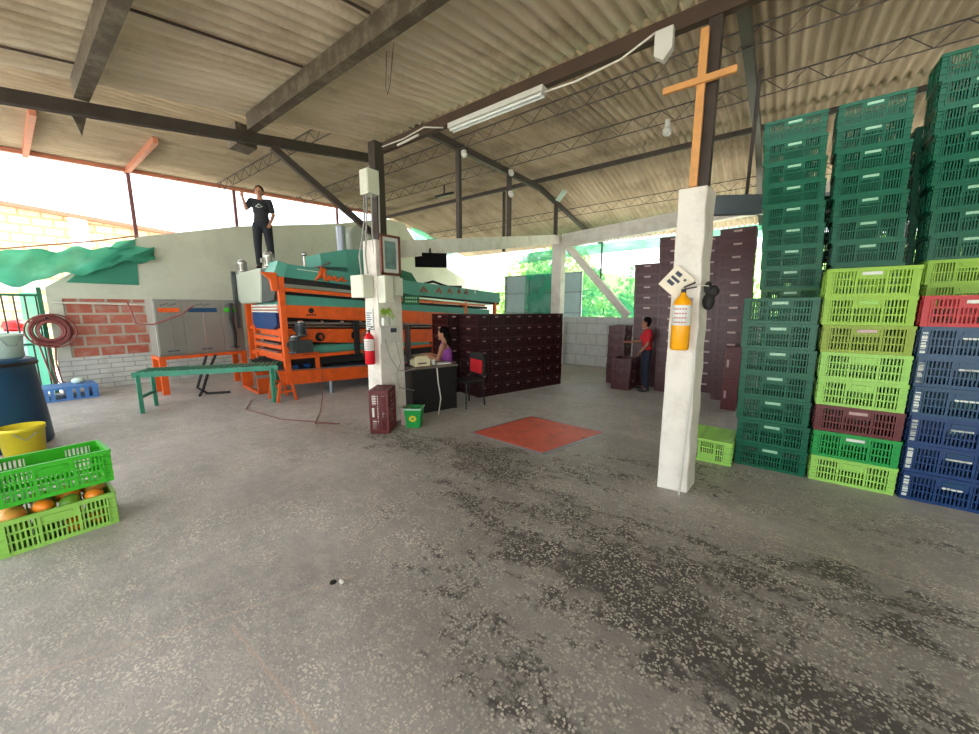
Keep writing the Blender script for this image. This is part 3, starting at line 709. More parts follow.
# brown red stacks at the back
def red_stack(x, y, n, who, grp, rz=0, lean=0.03, z0=0, mk='maroon2'):
    for i in range(n):
        z = z0+i*0.2085
        crate('red', mk, (x-lean*z+jit(), y+jit(), z), rz+jit(0.015), 'brown-red crate, %s of stack %s' % (nth(i, n), who), grp, 'labelr')
red_stack(-2.34, 7.62, 3, 'lowest beside red-shirted person', 'low brown red stack', PI/2, 0.0)
red_stack(-2.66, 8.2, 6, 'behind the lowest stack', 'half height brown red stack', PI/2, 0.0)
red_stack(-2.06, 8.22, 12, 'right behind the red-shirted person', 'brown red stack behind the person')
red_stack(-1.52, 7.88, 14, 'left of the extinguisher column', 'tall brown red stack left of the column')
red_stack(-0.98, 8.3, 14, 'just right behind the extinguisher column', 'brown red stack hidden partly by the column')
red_stack(-0.53, 7.72, 14, 'between extinguisher column and green crates', 'tall brown red stack right of the column')
for i in range(2):
    crate('red', 'maroon', (-0.36, 7.06, i*0.5+0.25), 0, 'maroon crate standing on its end, %s of two beside the green stack' % ('lower' if i == 0 else 'upper'), 'maroon crates standing on end', 'labelr', rot=(0, -PI/2, 0))
# crate on end beside boxed column
c = crate('big', 'maroon', (-4.06, 3.03, 0.2825), 0, 'maroon crate standing on its end against the column with boxes', None, 'label', rot=(0, 0, 0))
c.rotation_euler = Euler((0, -PI/2, R(38)), 'XYZ'); c.location = (-3.94, 3.02, 0.29)
# small upside-down green crate
c = crate('big', 'pale', (-0.47, 4.62, 0.30), 0, 'pale green crate lying upside down between column and green stack', None, 'pale')
c.rotation_euler = Euler((PI, 0, PI/2)); c.location = (-0.44, 4.62, 0.245); c.scale = (0.95, 1.1, 1.0)
# near left crates with fruit
LX = -3.82-0.2; LY = 0.36-0.285
crate('big', 'pale', (LX, LY, 0), PI/2, 'pale green crate full of fruit on the floor at left', None, 'pale')
fr = MB().ball((0, 0, 0), (0.043, 0.036, 0.034), 14, 10).mesh('fruit'); fr.materials.append(M['mango_g'])
k = 0
for l in range(3):
    for i in range(4):
        for j in range(3):
            mk = random.choice(['mango_g', 'mango_g', 'mango_y', 'mango_o'])
            nm = {'mango_g': 'mango', 'mango_y': 'mango', 'mango_o': 'orange'}[mk]
            o = bpy.data.objects.new(nm, fr); COL.objects.link(o); setmat(o, M[mk])
            o.location = (LX-0.115+0.115*j+jit(0.01), LY-0.19+0.127*i+jit(0.01), 0.062+l*0.088+jit(0.01)); o.rotation_euler = (jit(0.5), jit(0.5), random.uniform(0, 3))
            s = 1.42+jit(0.08); o.scale = (s, s, s)
            col = {'mango_g': 'green mango', 'mango_y': 'yellow and red mango', 'mango_o': 'orange coloured round fruit'}[mk]
            tag(o, '%s in the pale green crate on the floor, %s layer' % (col, ['bottom', 'middle', 'top'][l]), 'fruit', '%ss in the %s layer of the fruit crate' % (col, ['bottom', 'middle', 'top'][l]))
c = crate('big', 'bgreen', (LX, LY, 0.3), PI/2, 'bright green crate stacked skewed on the crate of fruit', None, 'bgreen')
c.location = (LX-0.04, LY+0.005, 0.315); c.rotation_euler = (R(-1.0), R(0.5), PI/2+R(3))

# ================================================================== FLOOR PLATE
p = [(-2.98, 3.56), (-1.93, 3.5), (-1.64, 4.59), (-2.76, 4.63)]
fp = tag(MB().prism(p, 0.0, 0.012, 'z').build('floor_plate', M['plate']), 'red square steel plate of the floor scale set in the concrete', 'floor plate')
MB().prism([(-3.02, 3.53), (-1.9, 3.46), (-1.6, 4.62), (-2.79, 4.67)], 0.0, 0.007, 'z').build('plate_frame', M['galv'], fp)

tag(MB().cyl((-1.93, 1.0, 0.001), (-1.93, 1.0, 0.004), 0.02, 14).build('floor_hole', M['black']), 'small dark hole in the concrete floor at the end of the long joint', 'hole')
tag(MB().ball((-1.885, 1.03, 0.012), (0.02, 0.015, 0.012)).build('pebble', M['pipe']), 'pale pebble beside the small dark hole in the floor', 'stone')
# ================================================================== MACHINE
mc = thing('fruit_sorting_machine', 'long orange and teal fruit washing and grading machine behind the boxed column', 'machine', (-6.7, 2.9, 0), -R(5))
def P2(name, m, poly, x0, x1, parent=mc): return MB().prism(poly, x0, x1, 'x').build(name, m, parent)
# side panels (local y along, z up, x outward)
tp = P2('top_panel', M['teal'], [(0.16, 2.36), (1.56, 2.27), (2.68, 2.21), (5.72, 2.04), (5.72, 1.77), (2.67, 1.92), (1.42, 2.05), (0.08, 2.14)], -0.05, 0.0)
P2('top_panel', M['teal'], [(0.16, 2.36), (2.68, 2.21), (5.72, 2.04), (5.72, 1.77), (2.67, 1.92), (0.08, 2.14)], -1.45, -1.4)
P2('end_cap', M['teal2'], [(-0.06, 2.17), (0.02, 2.40), (0.17, 2.36), (0.1, 2.12)], -0.5, 0.02)
P2('gap_filler', M['rubber'], [(0.08, 2.14), (2.67, 1.92), (5.7, 1.77), (5.7, 1.72), (2.67, 1.84), (0.08, 2.03)], -1.4, -0.02)  # dark strip filling the gap below the top panel
P2('grey_rail', M['steel'], [(0.08, 2.03), (5.3, 1.73), (5.3, 1.70), (0.08, 1.97)], -0.06, -0.01)
P2('upper_rail', M['orange'], [(0.05, 1.965), (2.6, 1.82), (5.1, 1.71), (5.1, 1.67), (2.6, 1.76), (0.05, 1.90)], -0.05, 0.01)
P2('dark_belt', M['rubber'], [(0.05, 1.90), (2.6, 1.76), (5.3, 1.66), (5.3, 1.60), (2.6, 1.70), (0.05, 1.84)], -1.4, -0.1)
P2('teal_trough', M['teal'], [(0.08, 1.84), (1.64, 1.76), (3.2, 1.68), (5.3, 1.58), (5.3, 1.42), (3.2, 1.53), (1.64, 1.62), (0.08, 1.67)], -1.4, -0.02)
P2('side_panel', M['orange'], [(0.05, 1.67), (1.64, 1.62), (3.2, 1.53), (5.3, 1.42), (5.3, 1.2), (3.2, 1.25), (1.62, 1.36), (0.05, 1.46)], -1.4, 0.0)
P2('side_panel', M['orange'], [(0.05, 1.26), (1.5, 1.2), (3.4, 1.12), (3.4, 0.82), (1.49, 0.92), (0.05, 1.04)], -1.3, -0.03)
b = MB().box(-1.35, -0.2, 0.1, 3.4, 0.55, 1.45); b.build('inner_chassis', M['rubber'], mc)
MB().cyl((-0.06, 0.1, 1.36), (-0.06, 3.3, 1.24), 0.025, 12).cyl((-0.1, 0.1, 1.3), (-0.1, 3.3, 1.18), 0.018, 10).build('drive_shaft', M['steel'], mc)
MB().cyl((-0.12, 0.46, 0.86), (-0.12, 3.2, 0.80), 0.095, 18).build('teal_roller', M['teal'], mc)
b = MB()
for i in range(9): b.cyl((-0.06, 0.3+0.38*i, 1.35), (-0.06, 0.36+0.38*i, 1.35), 0.04, 12)
b.build('shaft_bearing', M['chrome'], mc)
# lower rails, shelf, legs
P2('lower_beam', M['orange'], [(-0.12, 0.55), (1.6, 0.44), (3.4, 0.38), (3.4, 0.17), (1.6, 0.20), (-0.06, 0.28)], -0.06, 0.0)
P2('lower_beam', M['orange'], [(-0.12, 0.55), (3.4, 0.38), (3.4, 0.17), (-0.06, 0.28)], -1.5, -1.44)
P2('drip_shelf', M['galv'], [(-0.1, 0.55), (3.4, 0.38), (3.4, 0.36), (-0.1, 0.52)], -1.45, 0.0)
MB().box(-0.5, 0.0, 0.05, 0.6, 0.79, 0.82).box(-0.06, 0.0, 0.54, 0.6, 0.5, 0.8).box(-0.05, 0, 0.05, 3.4, 0.72, 0.78).build('motor_shelf', M['orange'], mc)
for x in (-0.03, -1.97):
    MB().box(x-0.05, x+0.05, 0.0, 0.09, 0.3, 2.14 if x > -1 else 1.72).build('frame_post', M['orange'], mc)
MB().prism([(-0.02, 1.9), (-0.02, 2.2), (-0.25, 2.2), (-0.12, 2.08), (-0.1, 1.9)], -0.04, 0.03).build('gusset', M['orange'], mc)
def trestle(y, parent=mc):
    b = MB()
    for s in (-1, 1):
        b.bar((0.02, y+s*0.09, 0.34), (0.02, y+s*0.15, 0.0), 0.05, 0.04); b.bar((-0.4, y+s*0.09, 0.34), (-0.4, y+s*0.15, 0.0), 0.05, 0.04)
    b.bar((0.02, y-0.12, 0.17), (0.02, y+0.12, 0.17), 0.04, 0.03).bar((-0.4, y-0.1, 0.3), (-0.4, y+0.1, 0.3), 0.04, 0.04).bar((-0.4, y-0.1, 0.27), (0.02, y-0.1, 0.27), 0.04, 0.04)
    b.build('trestle_leg', M['orange'], parent)
trestle(-0.02)
for (x, y) in ((-0.05, 0.8), (-0.05, 3.0), (-1.4, 0.3), (-1.4, 3.0)): MB().cyl((x, y, 0), (x, y, 0.4), 0.035, 10).build('support_leg', M['galv'], mc)
MB().box(-1.95, -0.9, -0.2, -0.15, 0.0, 0.05).box(-1.95, -1.9, -0.2, 0.0, 0.0, 0.35).box(-0.95, -0.9, -0.2, 0.1, 0, 0.3).build('foot_frame', M['orange'], mc)
# far end supports
for (x, y) in ((-0.05, 5.55), (-1.4, 5.55), (-0.05, 4.4), (-1.4, 4.4)): MB().box(x-0.04, x+0.04, y-0.04, y+0.04, 0, 1.8).build('frame_post', M['orange'], mc)
# end face (y=0): white rollers, blue belt, orange decks
b = MB()
for i in range(3): b.cyl((-1.5, 0.0, 1.66-i*0.055), (-0.12, 0.0, 1.66-i*0.055), 0.02, 10)
b.build('white_roller', M['white'], mc)
b = MB().prism([(-1.46, 1.54), (-0.16, 1.54), (-0.14, 1.33), (-0.32, 1.24), (-1.3, 1.24), (-1.46, 1.33)], -0.03, 0.05, 'y'); b.build('blue_belt', M['blue'], mc)
b = MB(); c_ = MB()
for i in range(3):
    z = 1.12-i*0.14
    b.box(-1.5, -0.12, 0.0+0.0, 0.35, z-0.085, z-0.01); c_.cyl((-1.45, -0.02, z), (-0.18, -0.02, z), 0.014, 8)
b.box(-1.95, -0.1, 0.03, 0.09, 1.2, 1.26).box(-1.95, -0.1, 0.03, 0.09, 0.68, 0.76).box(-1.6, -1.5, 0, 0.08, 0.3, 1.7)
b.build('feed_deck', M['orange'], mc); c_.build('deck_rod', M['chrome'], mc)
# grey elevated tank/hood at the end
tk = P2('hood', M['tank'], [(0, 0)]*3, 0, 0) if False else None
b = MB(); prof = [(-2.3, 2.32), (-0.72, 2.33), (-0.78, 1.95), (-0.86, 1.72), (-2.05, 1.70), (-2.28, 1.78)]
b.prism(prof, -0.05, 0.35, 'y'); hood = b.build('feed_hood', M['tank'], mc, bevel=0.03)
b = MB(); pr = [(-0.74, 2.33), (-0.45, 2.28), (-0.22, 2.1), (-0.12, 1.9), (-0.22, 1.76), (-0.5, 1.72), (-0.84, 1.72)]
b.prism(pr, -0.02, 0.34, 'y').build('curved_housing', M['motor'], mc, bevel=0.01)
def motor(x, y, z, s, ax='z', parent=mc, mm='motor'):
    b = MB()
    if ax == 'z':
        b.lathe([(0.0, 0.0), (0.11*s, 0.0), (0.11*s, 0.03*s), (0.075*s, 0.04*s), (0.085*s, 0.06*s), (0.085*s, 0.2*s), (0.09*s, 0.21*s), (0.085*s, 0.25*s), (0.04*s, 0.28*s), (0, 0.285*s)], 18, (x, y, z))
        for k in range(12): a = 2*PI*k/12; b.cbox((x+0.09*s*math.cos(a), y+0.09*s*math.sin(a), z+0.13*s), (0.02*s, 0.006*s, 0.13*s), (0, 0, a))
        b.cbox((x, y-0.1*s, z+0.14*s), (0.08*s, 0.05*s, 0.07*s))
    else:
        b.cyl((x, y, z), (x, y+0.25*s, z), 0.08*s, 16).cyl((x, y-0.03*s, z), (x, y, z), 0.09*s, 16).cbox((x, y+0.12*s, z+0.09*s), (0.07*s, 0.1*s, 0.05*s)).cbox((x, y+0.1*s, z-0.09*s), (0.14*s, 0.2*s, 0.02*s))
        for k in range(12): a = 2*PI*k/12; b.cbox((x+0.085*s*math.cos(a), y+0.12*s, z+0.085*s*math.sin(a)), (0.02*s, 0.18*s, 0.006*s), (0, -a, 0))
    mo = b.build('motor', M[mm], parent)
    MB().ball((x, y, z+0.26*s) if ax == 'z' else (x, y+0.25*s, z), (0.07*s, 0.07*s, 0.04*s) if ax == 'z' else (0.07*s, 0.04*s, 0.07*s)).build('fan_cover', M['chrome'], mo)
motor(-2.2, 0.08, 2.33, 0.95, mm='steel'); motor(-0.5, 0.05, 2.3, 1.0, mm='steel')
MB().box(-2.3, -2.2, -0.12, -0.06, 1.2, 2.36).build('motor_bracket', M['motor'], mc)
MB().tube([(-2.15, -0.2, 1.72), (-2.18, -0.22, 1.4), (-2.1, -0.2, 1.1), (-2.16, -0.2, 0.8)], 0.03, 8).tube([(-2.1, -0.2, 1.6), (-2.2, -0.2, 1.25), (-2.1, -0.2, 0.9)], 0.02, 8).build('black_hose', M['rubber'], mc)
motor(0.02, 0.18, 0.83, 1.1); motor(0.02, 0.3, 1.12, 0.95)
MB().box(-0.1, 0.12, 0.1, 0.45, 0.83, 1.05).build('gearbox', M['motor'], mc)
motor(-1.1, -0.2, 0.55, 1.3, 'y')
MB().box(-0.02, 0.04, 1.3, 1.4, 0.72, 1.38).build('dark_plate', M['rubber'], mc)
for y in (0.18, 0.38): MB().cbox((-0.05, y, 0.585), (0.08, 0.09, 0.06)).build('blue_clamp', M['blue'], mc)
# emblems and lettering
b = MB()
for y in (0.64, 1.34): b.cyl((-0.03, y, 1.09), (0.004, y, 1.085), 0.085, 24)
b.build('round_emblem', M['black'], mc)
b = MB()
for y in (0.64, 1.34): b.tube([(0.007, y+0.03, 1.1), (0.007, y+0.01, 1.12), (0.007, y-0.02, 1.11), (0.007, y-0.01, 1.08), (0.007, y+0.03, 1.09), (0.007, y+0.02, 1.04)], 0.009, 6)
b.build('emblem_mark', M['orange'], mc)
b = MB().cyl((0, 0.51, 1.57), (0.006, 0.51, 1.57), 0.05, 20)
for i in range(4): b.cbox((0.004, 0.44+i*0.045, 1.495), (0.006, 0.03, 0.03))
b.build('printed_logo', M['black'], mc)
def script_A(y, z, s, nm):
    b = MB()
    q = lambda a, c: (0.006, y+a*s, z+c*s)
    b.tube([q(0, 0), q(0.12, 0.1), q(0.28, 0.42), q(0.33, 0.42), q(0.33, 0.2), q(0.36, 0.02), q(0.42, 0.03)], [0.016*s*2, 0.03*s*2, 0.04*s*2, 0.04*s*2, 0.035*s*2, 0.03*s*2, 0.02*s*2], 8)
    b.tube([q(0.12, 0.12), q(0.34, 0.15)], 0.04*s, 8)
    b.tube([q(0.42, 0.03), q(0.5, 0.18), q(0.55, 0.16), q(0.56, 0.03), q(0.64, 0.06), q(0.7, 0.18), q(0.76, 0.16), q(0.7, 0.04), q(0.8, 0.03), q(0.9, 0.08), q(0.98, 0.16), q(1.0, 0.04), q(1.12, 0.05)], 0.045*s, 8)
    b.build(nm, M['orange'], mc)
script_A(0.62, 2.11, 0.52, 'cursive_lettering'); script_A(1.5, 2.06, 0.45, 'cursive_lettering')
b = MB()
for i in range(11): b.cbox((0.004, 0.34+i*0.035, 2.285-i*0.0022), (0.006, 0.022, 0.018))
b.build('printed_text', M['label'], mc)
b = MB()
for (y, w_) in ((3.05, 0.1), (3.5, 0.09), (3.85, 0.08), (4.15, 0.06), (4.4, 0.06)):
    b.tube([(0.006, y-w_, 1.98), (0.006, y, 2.10), (0.006, y+w_, 1.97)], 0.02, 6); b.tube([(0.006, y-w_*.6, 2.02), (0.006, y+w_*.6, 2.01)], 0.015, 6)
b.build('painted_letter', M['rust'], mc)
# hopper on top
hp = MB().prism([(0.96, 2.66), (1.5, 2.80), (1.5, 2.44), (0.98, 2.42)], -1.2, -0.5).build('hopper', M['teal2'], mc)
MB().prism([(1.5, 2.80), (2.22, 2.88), (2.3, 2.3), (1.52, 2.3), (1.5, 2.44)], -1.2, -0.52).build('hopper', M['teal'], mc)
MB().box(-1.3, -0.1, 0.5, 2.6, 2.18, 2.24).build('top_deck', M['galv'], mc)
MB().box(-2.35, -1.5, 0.38, 1.0, 2.38, 2.42).build('walkway', M['galv'], mc)
MB().box(-2.33, -2.26, 0.9, 1.0, 0, 2.38).box(-2.33, -2.26, 0.4, 0.48, 0, 2.38).box(-1.58, -1.5, 0.9, 1.0, 0, 2.38).build('walkway_leg', M['orange'], mc)
MB().tube([(-0.4, 0.6, 2.3), (-0.4, 0.95, 2.42), (-0.4, 1.1, 2.5)], 0.02, 8).cyl((-0.4, 0.62, 2.24), (-0.4, 0.62, 2.6), 0.025, 10).build('valve_pipe', M['chrome'], mc)
MB().ball((-0.4, 0.62, 2.6), 0.045).build('pressure_gauge', M['chrome'], mc)
MB().cyl((-0.7, 3.2, 2.15), (-0.7, 3.2, 2.35), 0.03, 8).tube([(-0.7, 3.5, 2.2), (-0.7, 3.9, 2.3), (-0.6, 4.3, 2.18), (-0.6, 4.8, 2.2)], 0.03, 8).build('top_bracket', M['rubber'], mc)
P2('rear_hopper', M['signg'], [(2.5, 2.25), (3.1, 2.22), (2.95, 2.42), (2.5, 2.5)], -0.9, -0.3)

# round duct and stainless blower behind
du = thing('blower_duct', 'rounded grey ventilation duct with steel pipe on the machine, near left wall', 'duct', (-9.0, 5.9, 0))
MB().tube([(0.4, -0.62, 2.1), (0.4, -0.62, 3.0), (0.4, -0.62, 3.58)], 0.11, 16).build('steel_pipe', M['galv'], du)
b = MB().prism([(-0.3, 2.1), (-0.3, 3.5), (-0.18, 3.68), (0.05, 3.75), (0.65, 3.75), (0.65, 2.1)], -0.3, 0.3, 'x'); b.build('duct_housing', M['tank'], du, bevel=0.06)
MB().cyl((0.34, 0.15, 2.9), (0.34, 0.15, 3.5), 0.06, 12).cyl((0.3, 0.1, 3.2), (0.6, 0.1, 3.2), 0.08, 12).cbox((0.4, 0.4, 3.0), (0.2, 0.2, 0.5)).build('blower_motor', M['chrome'], du)
MB().box(-0.3, 0.3, -0.3, 0.6, 0, 2.1).build('duct_stand', M['galv'], du)

# control cabinets on orange stand
cb = thing('control_cabinet', 'stainless steel three-door cabinet on orange stand before the brick wall', 'cabinet', (-8.95, 1.68, 0))
MB().box(-0.55, 0, 0, 1.42, 0.72, 1.78).build('cabinet_body', M['cabsteel'], cb, bevel=0.01)
for (y0, y1, cc) in ((0.02, 0.42, 'orange'), (0.43, 1.04, 'blue2'), (1.05, 1.4, 'bgreen')):
    dr = MB().box(0.0, 0.02, y0, y1, 0.76, 1.74).build('door', M['cabsteel'], cb, bevel=0.004)
    ym = (y0+y1)/2
    MB().box(0.02, 0.026, ym-0.17*(y1-y0)/0.4*0.9, ym+0.17*(y1-y0)/0.4*0.9, 1.54, 1.62).build('colour_strip', {'blue2': M['blue2']}.get(cc, M[cc]), dr)
    b = MB()
    for i in range(6): b.cbox((0.024, ym-0.1+i*0.04, 1.67+0.012*(i % 3)), (0.006, 0.028, 0.016))
    b.build('printed_text', M['ink'], dr); MB().cbox((0.024, ym, 0.82), (0.006, 0.18, 0.02)).build('name_plate', M['ink'], dr)
    MB().box(0.02, 0.03, ym-0.006, ym+0.006, 0.76, 1.52).build('steel_strip', M['chrome'], dr)
MB().box(-0.57, 0.01, -0.01, 1.43, 0.66, 0.72).build('stand_frame', M['orange'], cb)
for (x, y) in ((-0.03, 0.04), (-0.52, 0.04), (-0.03, 1.38), (-0.52, 1.38)): MB().box(x-0.05, x+0.03, y-0.05, y+0.05, 0, 0.66).build('stand_leg', M['orange'], cb)
tag(MB().tube([(-8.6, 2.3, 0.72), (-8.62, 2.2, 0.4), (-8.6, 2.1, 0.12), (-8.4, 2.2, 0.02), (-8.2, 2.5, 0.02)], 0.025, 8).tube([(-8.6, 2.45, 0.72), (-8.6, 2.3, 0.4), (-8.55, 2.18, 0.1), (-8.3, 2.05, 0.02)], 0.025, 8).build('power_hose', M['rubber']), 'two black hoses dropping below the stainless cabinet to the floor', 'hose')
tag(MB().tube([(-8.9, 1.35, 1.72), (-8.75, 1.4, 1.35), (-8.65, 1.6, 1.33), (-8.6, 2.0, 1.5), (-8.62, 2.2, 1.66)], 0.014, 8).build('looping_cable', M['hose']), 'dark brown cable looping across the front of the stainless cabinet', 'cable')

# green roller bench
bn = thing('roller_conveyor', 'low green roller conveyor bench standing before the stainless cabinet', 'conveyor', (-7.7, 1.1, 0), 0)
q = Vector((1.0, 1.75, 0)).normalized(); px = Vector((-q.y, q.x, 0)); Lc = 1.95
b = MB()
for s in (0, 1): b.bar((px*0.5*s)+Vector((0, 0, 0.6)), (px*0.5*s)+q*Lc+Vector((0, 0, 0.6)), 0.03, 0.08)
b.build('side_rail', M['bench'], bn)
b = MB()
for i in range(26): p0 = q*(0.05+i*(Lc-0.1)/25)+Vector((0, 0, 0.63)); b.cyl(p0+px*0.02, p0+px*0.48, 0.022, 8)
b.build('roller', M['bench'], bn)
for t in (0.06, Lc-0.1):
    for s in (0, 1):
        p0 = q*t+px*0.5*s; MB().bar(p0+Vector((0, 0, 0.6)), p0, 0.07, 0.05).build('leg', M['bench'], bn)
    MB().bar(q*t+Vector((0, 0, 0.25)), q*t+px*0.5+Vector((0, 0, 0.25)), 0.04, 0.04).build('cross_bar', M['bench'], bn)

# ================================================================== LEFT THINGS
br = thing('plastic_barrel', 'large navy blue plastic barrel at the left edge behind the yellow bucket', 'barrel', (-7.08, -0.22, 0))
MB().lathe([(0, 0), (0.43, 0.0), (0.45, 0.04), (0.44, 0.3), (0.41, 0.75), (0.40, 0.95), (0.415, 0.96), (0.415, 1.02), (0.36, 1.04), (0, 1.04)], 40).build('barrel_body', M['barrel'], br)
MB().lathe([(0.418, 0.955), (0.43, 0.965), (0.43, 0.99), (0.418, 1.0)], 40).build('rim_band', M['black'], br)
wb = thing('paint_bucket', 'pale green-white bucket standing on top of the blue barrel', 'bucket', (-6.98, 0.0, 1.042))
MB().lathe([(0, 0), (0.105, 0.0), (0.13, 0.25), (0.14, 0.25), (0.14, 0.275), (0.128, 0.275), (0.1, 0.02), (0, 0.02)], 24).build('bucket_body', M['wbucket'], wb)
MB().tube([(0.13, -0.05, 0.25), (0.15, 0.0, 0.15), (0.13, 0.06, 0.14), (0.05, 0.13, 0.25)], 0.004, 6).build('handle', M['galv'], wb)
yb = thing('yellow_bucket', 'yellow plastic bucket on the floor in front of the blue barrel', 'bucket', (-6.47, -0.02, 0))
MB().lathe([(0, 0), (0.15, 0.0), (0.17, 0.29), (0.18, 0.29), (0.18, 0.33), (0.168, 0.33), (0.145, 0.02), (0, 0.02)], 28).build('bucket_body', M['yellow'], yb)
MB().tube([(0.17, -0.06, 0.28), (0.19, 0.02, 0.2), (0.17, 0.1, 0.27)], 0.005, 6).build('handle', M['galv'], yb)
hc = MB()
rr = random.Random(5)
for k in range(16):
    ro = 0.15+0.0095*k; oy = rr.uniform(-0.035, 0.035); ox = rr.uniform(-0.06, 0.06)
    hc.tube([(-10.62+ox, 0.52+oy+ro*math.cos(2*PI*i/24), 1.2+ro*1.05*math.sin(2*PI*i/24)) for i in range(25)], 0.013, 8)
for k in range(3):
    hc.tube([(-10.62, 0.35+0.1*k, 1.0), (-10.6, 0.4+0.06*k, 0.6), (-10.58, 0.45+0.05*k, 0.25), (-10.5, 0.55+0.1*k, 0.06)], 0.013, 8)
tag(hc.build('hose_coil', M['hose']), 'maroon hose coiled and hung at the left end of the brick wall', 'hose')
tag(MB().cyl((-10.8, 0.5, 1.42), (-10.55, 0.5, 1.44), 0.02, 8).build('hose_hook', M['black']), 'black wall hook holding the maroon hose coil', 'hook')
rb = MB().lathe([(0, 0.0), (0.2, 0.0), (0.24, 0.1), (0.2, 0.2), (0, 0.24)], 20, (-12, 0.2, 1.16))
tag(rb.build('red_tub', M['red']), 'round red tub seen behind the barred gate', 'tub')
tag(MB().lathe([(0.3, 0), (0.3, 1.4), (0, 1.4)], 16, (-12.0, 0.2, -0.14)).lathe([(0, 0), (0.25, 0)], 16, (-12, 0.2, 1.26)).build('drum', M['wbucket']), 'pale drum behind the barred gate under the red tub', 'drum') if False else tag(MB().box(-12.3, -11.7, -0.1, 0.5, -0.14, 1.16).build('outdoor_cupboard', M['gatep']), 'pale cupboard behind the barred gate carrying the red tub', 'cupboard')
pl = thing('blue_pallet', 'pale blue plastic crate-like pallet against the white brick wall foot', 'pallet', (-10.1, 0.55, 0))
b = MB()
b.box(-0.3, 0.3, -0.35, 0.38, 0.2, 0.24).box(-0.3, 0.3, -0.35, 0.38, 0, 0.03)
for y in (-0.35, -0.02, 0.3): b.box(-0.3, 0.3, y, y+0.08, 0.03, 0.2)
for y in (-0.27, -0.2, 0.1, 0.2): b.box(0.28, 0.3, y, y+0.05, 0.03, 0.2)
b.build('pallet_body', M['pallet'], pl)
tag(MB().ball((-10.15, 0.72, 0.29), (0.09, 0.09, 0.06)).build('plastic_bag', M['wbucket']), 'small crumpled pale bag on the blue pallet', 'bag')

# ================================================================== COLUMN EQUIPMENT (boxed column)
def ebox(nm, x0, x1, y0, y1, z0, z1, m, lb):
    t = thing(nm, lb, 'electrical box', ((x0+x1)/2, (y0+y1)/2, z0))
    w, d, h = x1-x0, y1-y0, z1-z0
    MB().box(-w/2, w/2, -d/2, d/2, 0, h).build('box_body', m, t, bevel=0.004)
    return t, w, d, h
t, w, d, h = ebox('electrical_box', -4.56, -4.28, 2.9, 3.06, 1.75, 2.04, M['cream'], 'cream electrical box, left of the three in a row on the column')
MB().box(-w/2+0.02, w/2-0.02, -d/2-0.006, -d/2, 0.02, h-0.02).build('box_door', M['cream'], t)
t, w, d, h = ebox('electrical_box', -4.22, -4.07, 3.08, 3.22, 1.68, 2.03, M['cream'], 'cream electrical box, middle of the three in a row on the column')
MB().box(w/2, w/2+0.006, -d/2+0.015, d/2-0.015, 0.02, h-0.02).build('box_door', M['cream'], t)
t, w, d, h = ebox('electrical_box', -4.22, -4.12, 3.27, 3.42, 1.78, 2.02, M['cream'], 'cream electrical box, right of the three under the framed picture')
MB().box(w/2, w/2+0.006, -d/2+0.015, d/2-0.015, 0.02, h-0.02).build('box_door', M['cream'], t)
t, w, d, h = ebox('meter_box', -4.42, -4.24, 3.02, 3.19, 3.06, 3.36, M['cream'], 'cream meter box high on the dark post above the column')
MB().box(-w/2+0.015, w/2-0.015, -d/2-0.006, -d/2, 0.02, h-0.02).build('box_door', M['cream'], t)
MB().cyl((0, 0, h), (0, 0, h+0.06), 0.012, 8).build('cable_gland', M['cable'], t)
for k, (x, y, dx) in enumerate(((-4.38, 3.05, -0.1), (-4.33, 3.05, -0.04), (-4.28, 3.09, 0.02), (-4.27, 3.2, 0.03))):
    tag(MB().tube([(x, y, 3.06), (x-0.01, y, 2.8), (x+dx*0.5, y-0.02, 2.55), (x+dx, y-0.05+0.02*k, 2.3), (x+dx, y-0.03+0.02*k, 2.03 if k != 1 else 2.06)], 0.011, 8).build('conduit_pipe', M['cable']), ['grey conduit below the meter box, outermost left', 'grey conduit below the meter box, second from left', 'grey conduit below the meter box, third from left', 'grey conduit below the meter box, nearest the framed picture'][k], 'conduit')
pf = thing('framed_picture', 'framed pale teal picture with brown frame on the column above the boxes', 'picture', (-4.185, 3.27, 2.05))
MB().box(0, 0.03, -0.16, 0.16, 0, 0.03).box(0, 0.03, -0.16, 0.16, 0.49, 0.52).box(0, 0.03, -0.16, -0.13, 0, 0.52).box(0, 0.03, 0.13, 0.16, 0, 0.52).build('picture_frame', M['frame'], pf)
MB().box(0, 0.012, -0.13, 0.13, 0.03, 0.49).build('mount', M['mount'], pf); MB().box(0.012, 0.016, -0.09, 0.09, 0.08, 0.44).build('print', M['picture'], pf)
sg = thing('green_sign', 'small dark green sign projecting from the right of the boxed column', 'sign', (-4.19, 3.47, 1.66))
MB().box(-0.005, 0.005, 0, 0.3, 0, 0.14).build('sign_plate', M['signg'], sg)
for r_ in range(2):
    b = MB()
    for i in range(6): b.box(0.005, 0.008, 0.04+i*0.038, 0.064+i*0.038, 0.035+r_*0.05, 0.06+r_*0.05)
    b.build('sign_text', M['labelg'], sg)
tag(MB().box(-4.2, -4.17, 3.06, 3.38, 1.14, 1.36).build('socket_board', M['white'], bevel=0.004), 'white socket board on the column below the breaker', 'socket')
bk = thing('circuit_breaker', 'small white breaker pair above the socket board on the column', 'breaker', (-4.17, 3.2, 1.38))
MB().box(-0.03, 0.02, -0.1, -0.01, 0, 0.1).box(-0.03, 0.02, 0.01, 0.1, 0, 0.1).build('breaker_body', M['mount'], bk)
MB().box(0.02, 0.03, -0.07, -0.04, 0.03, 0.07).box(0.02, 0.03, 0.04, 0.07, 0.03, 0.07).build('switch', M['cream'], bk)
MB().box(-4.17, -4.165, 3.22, 3.32, 1.28, 1.34).build('display', M['ink'], bpy.data.objects['socket_board'])
pp = MB()
rr = random.Random(9)
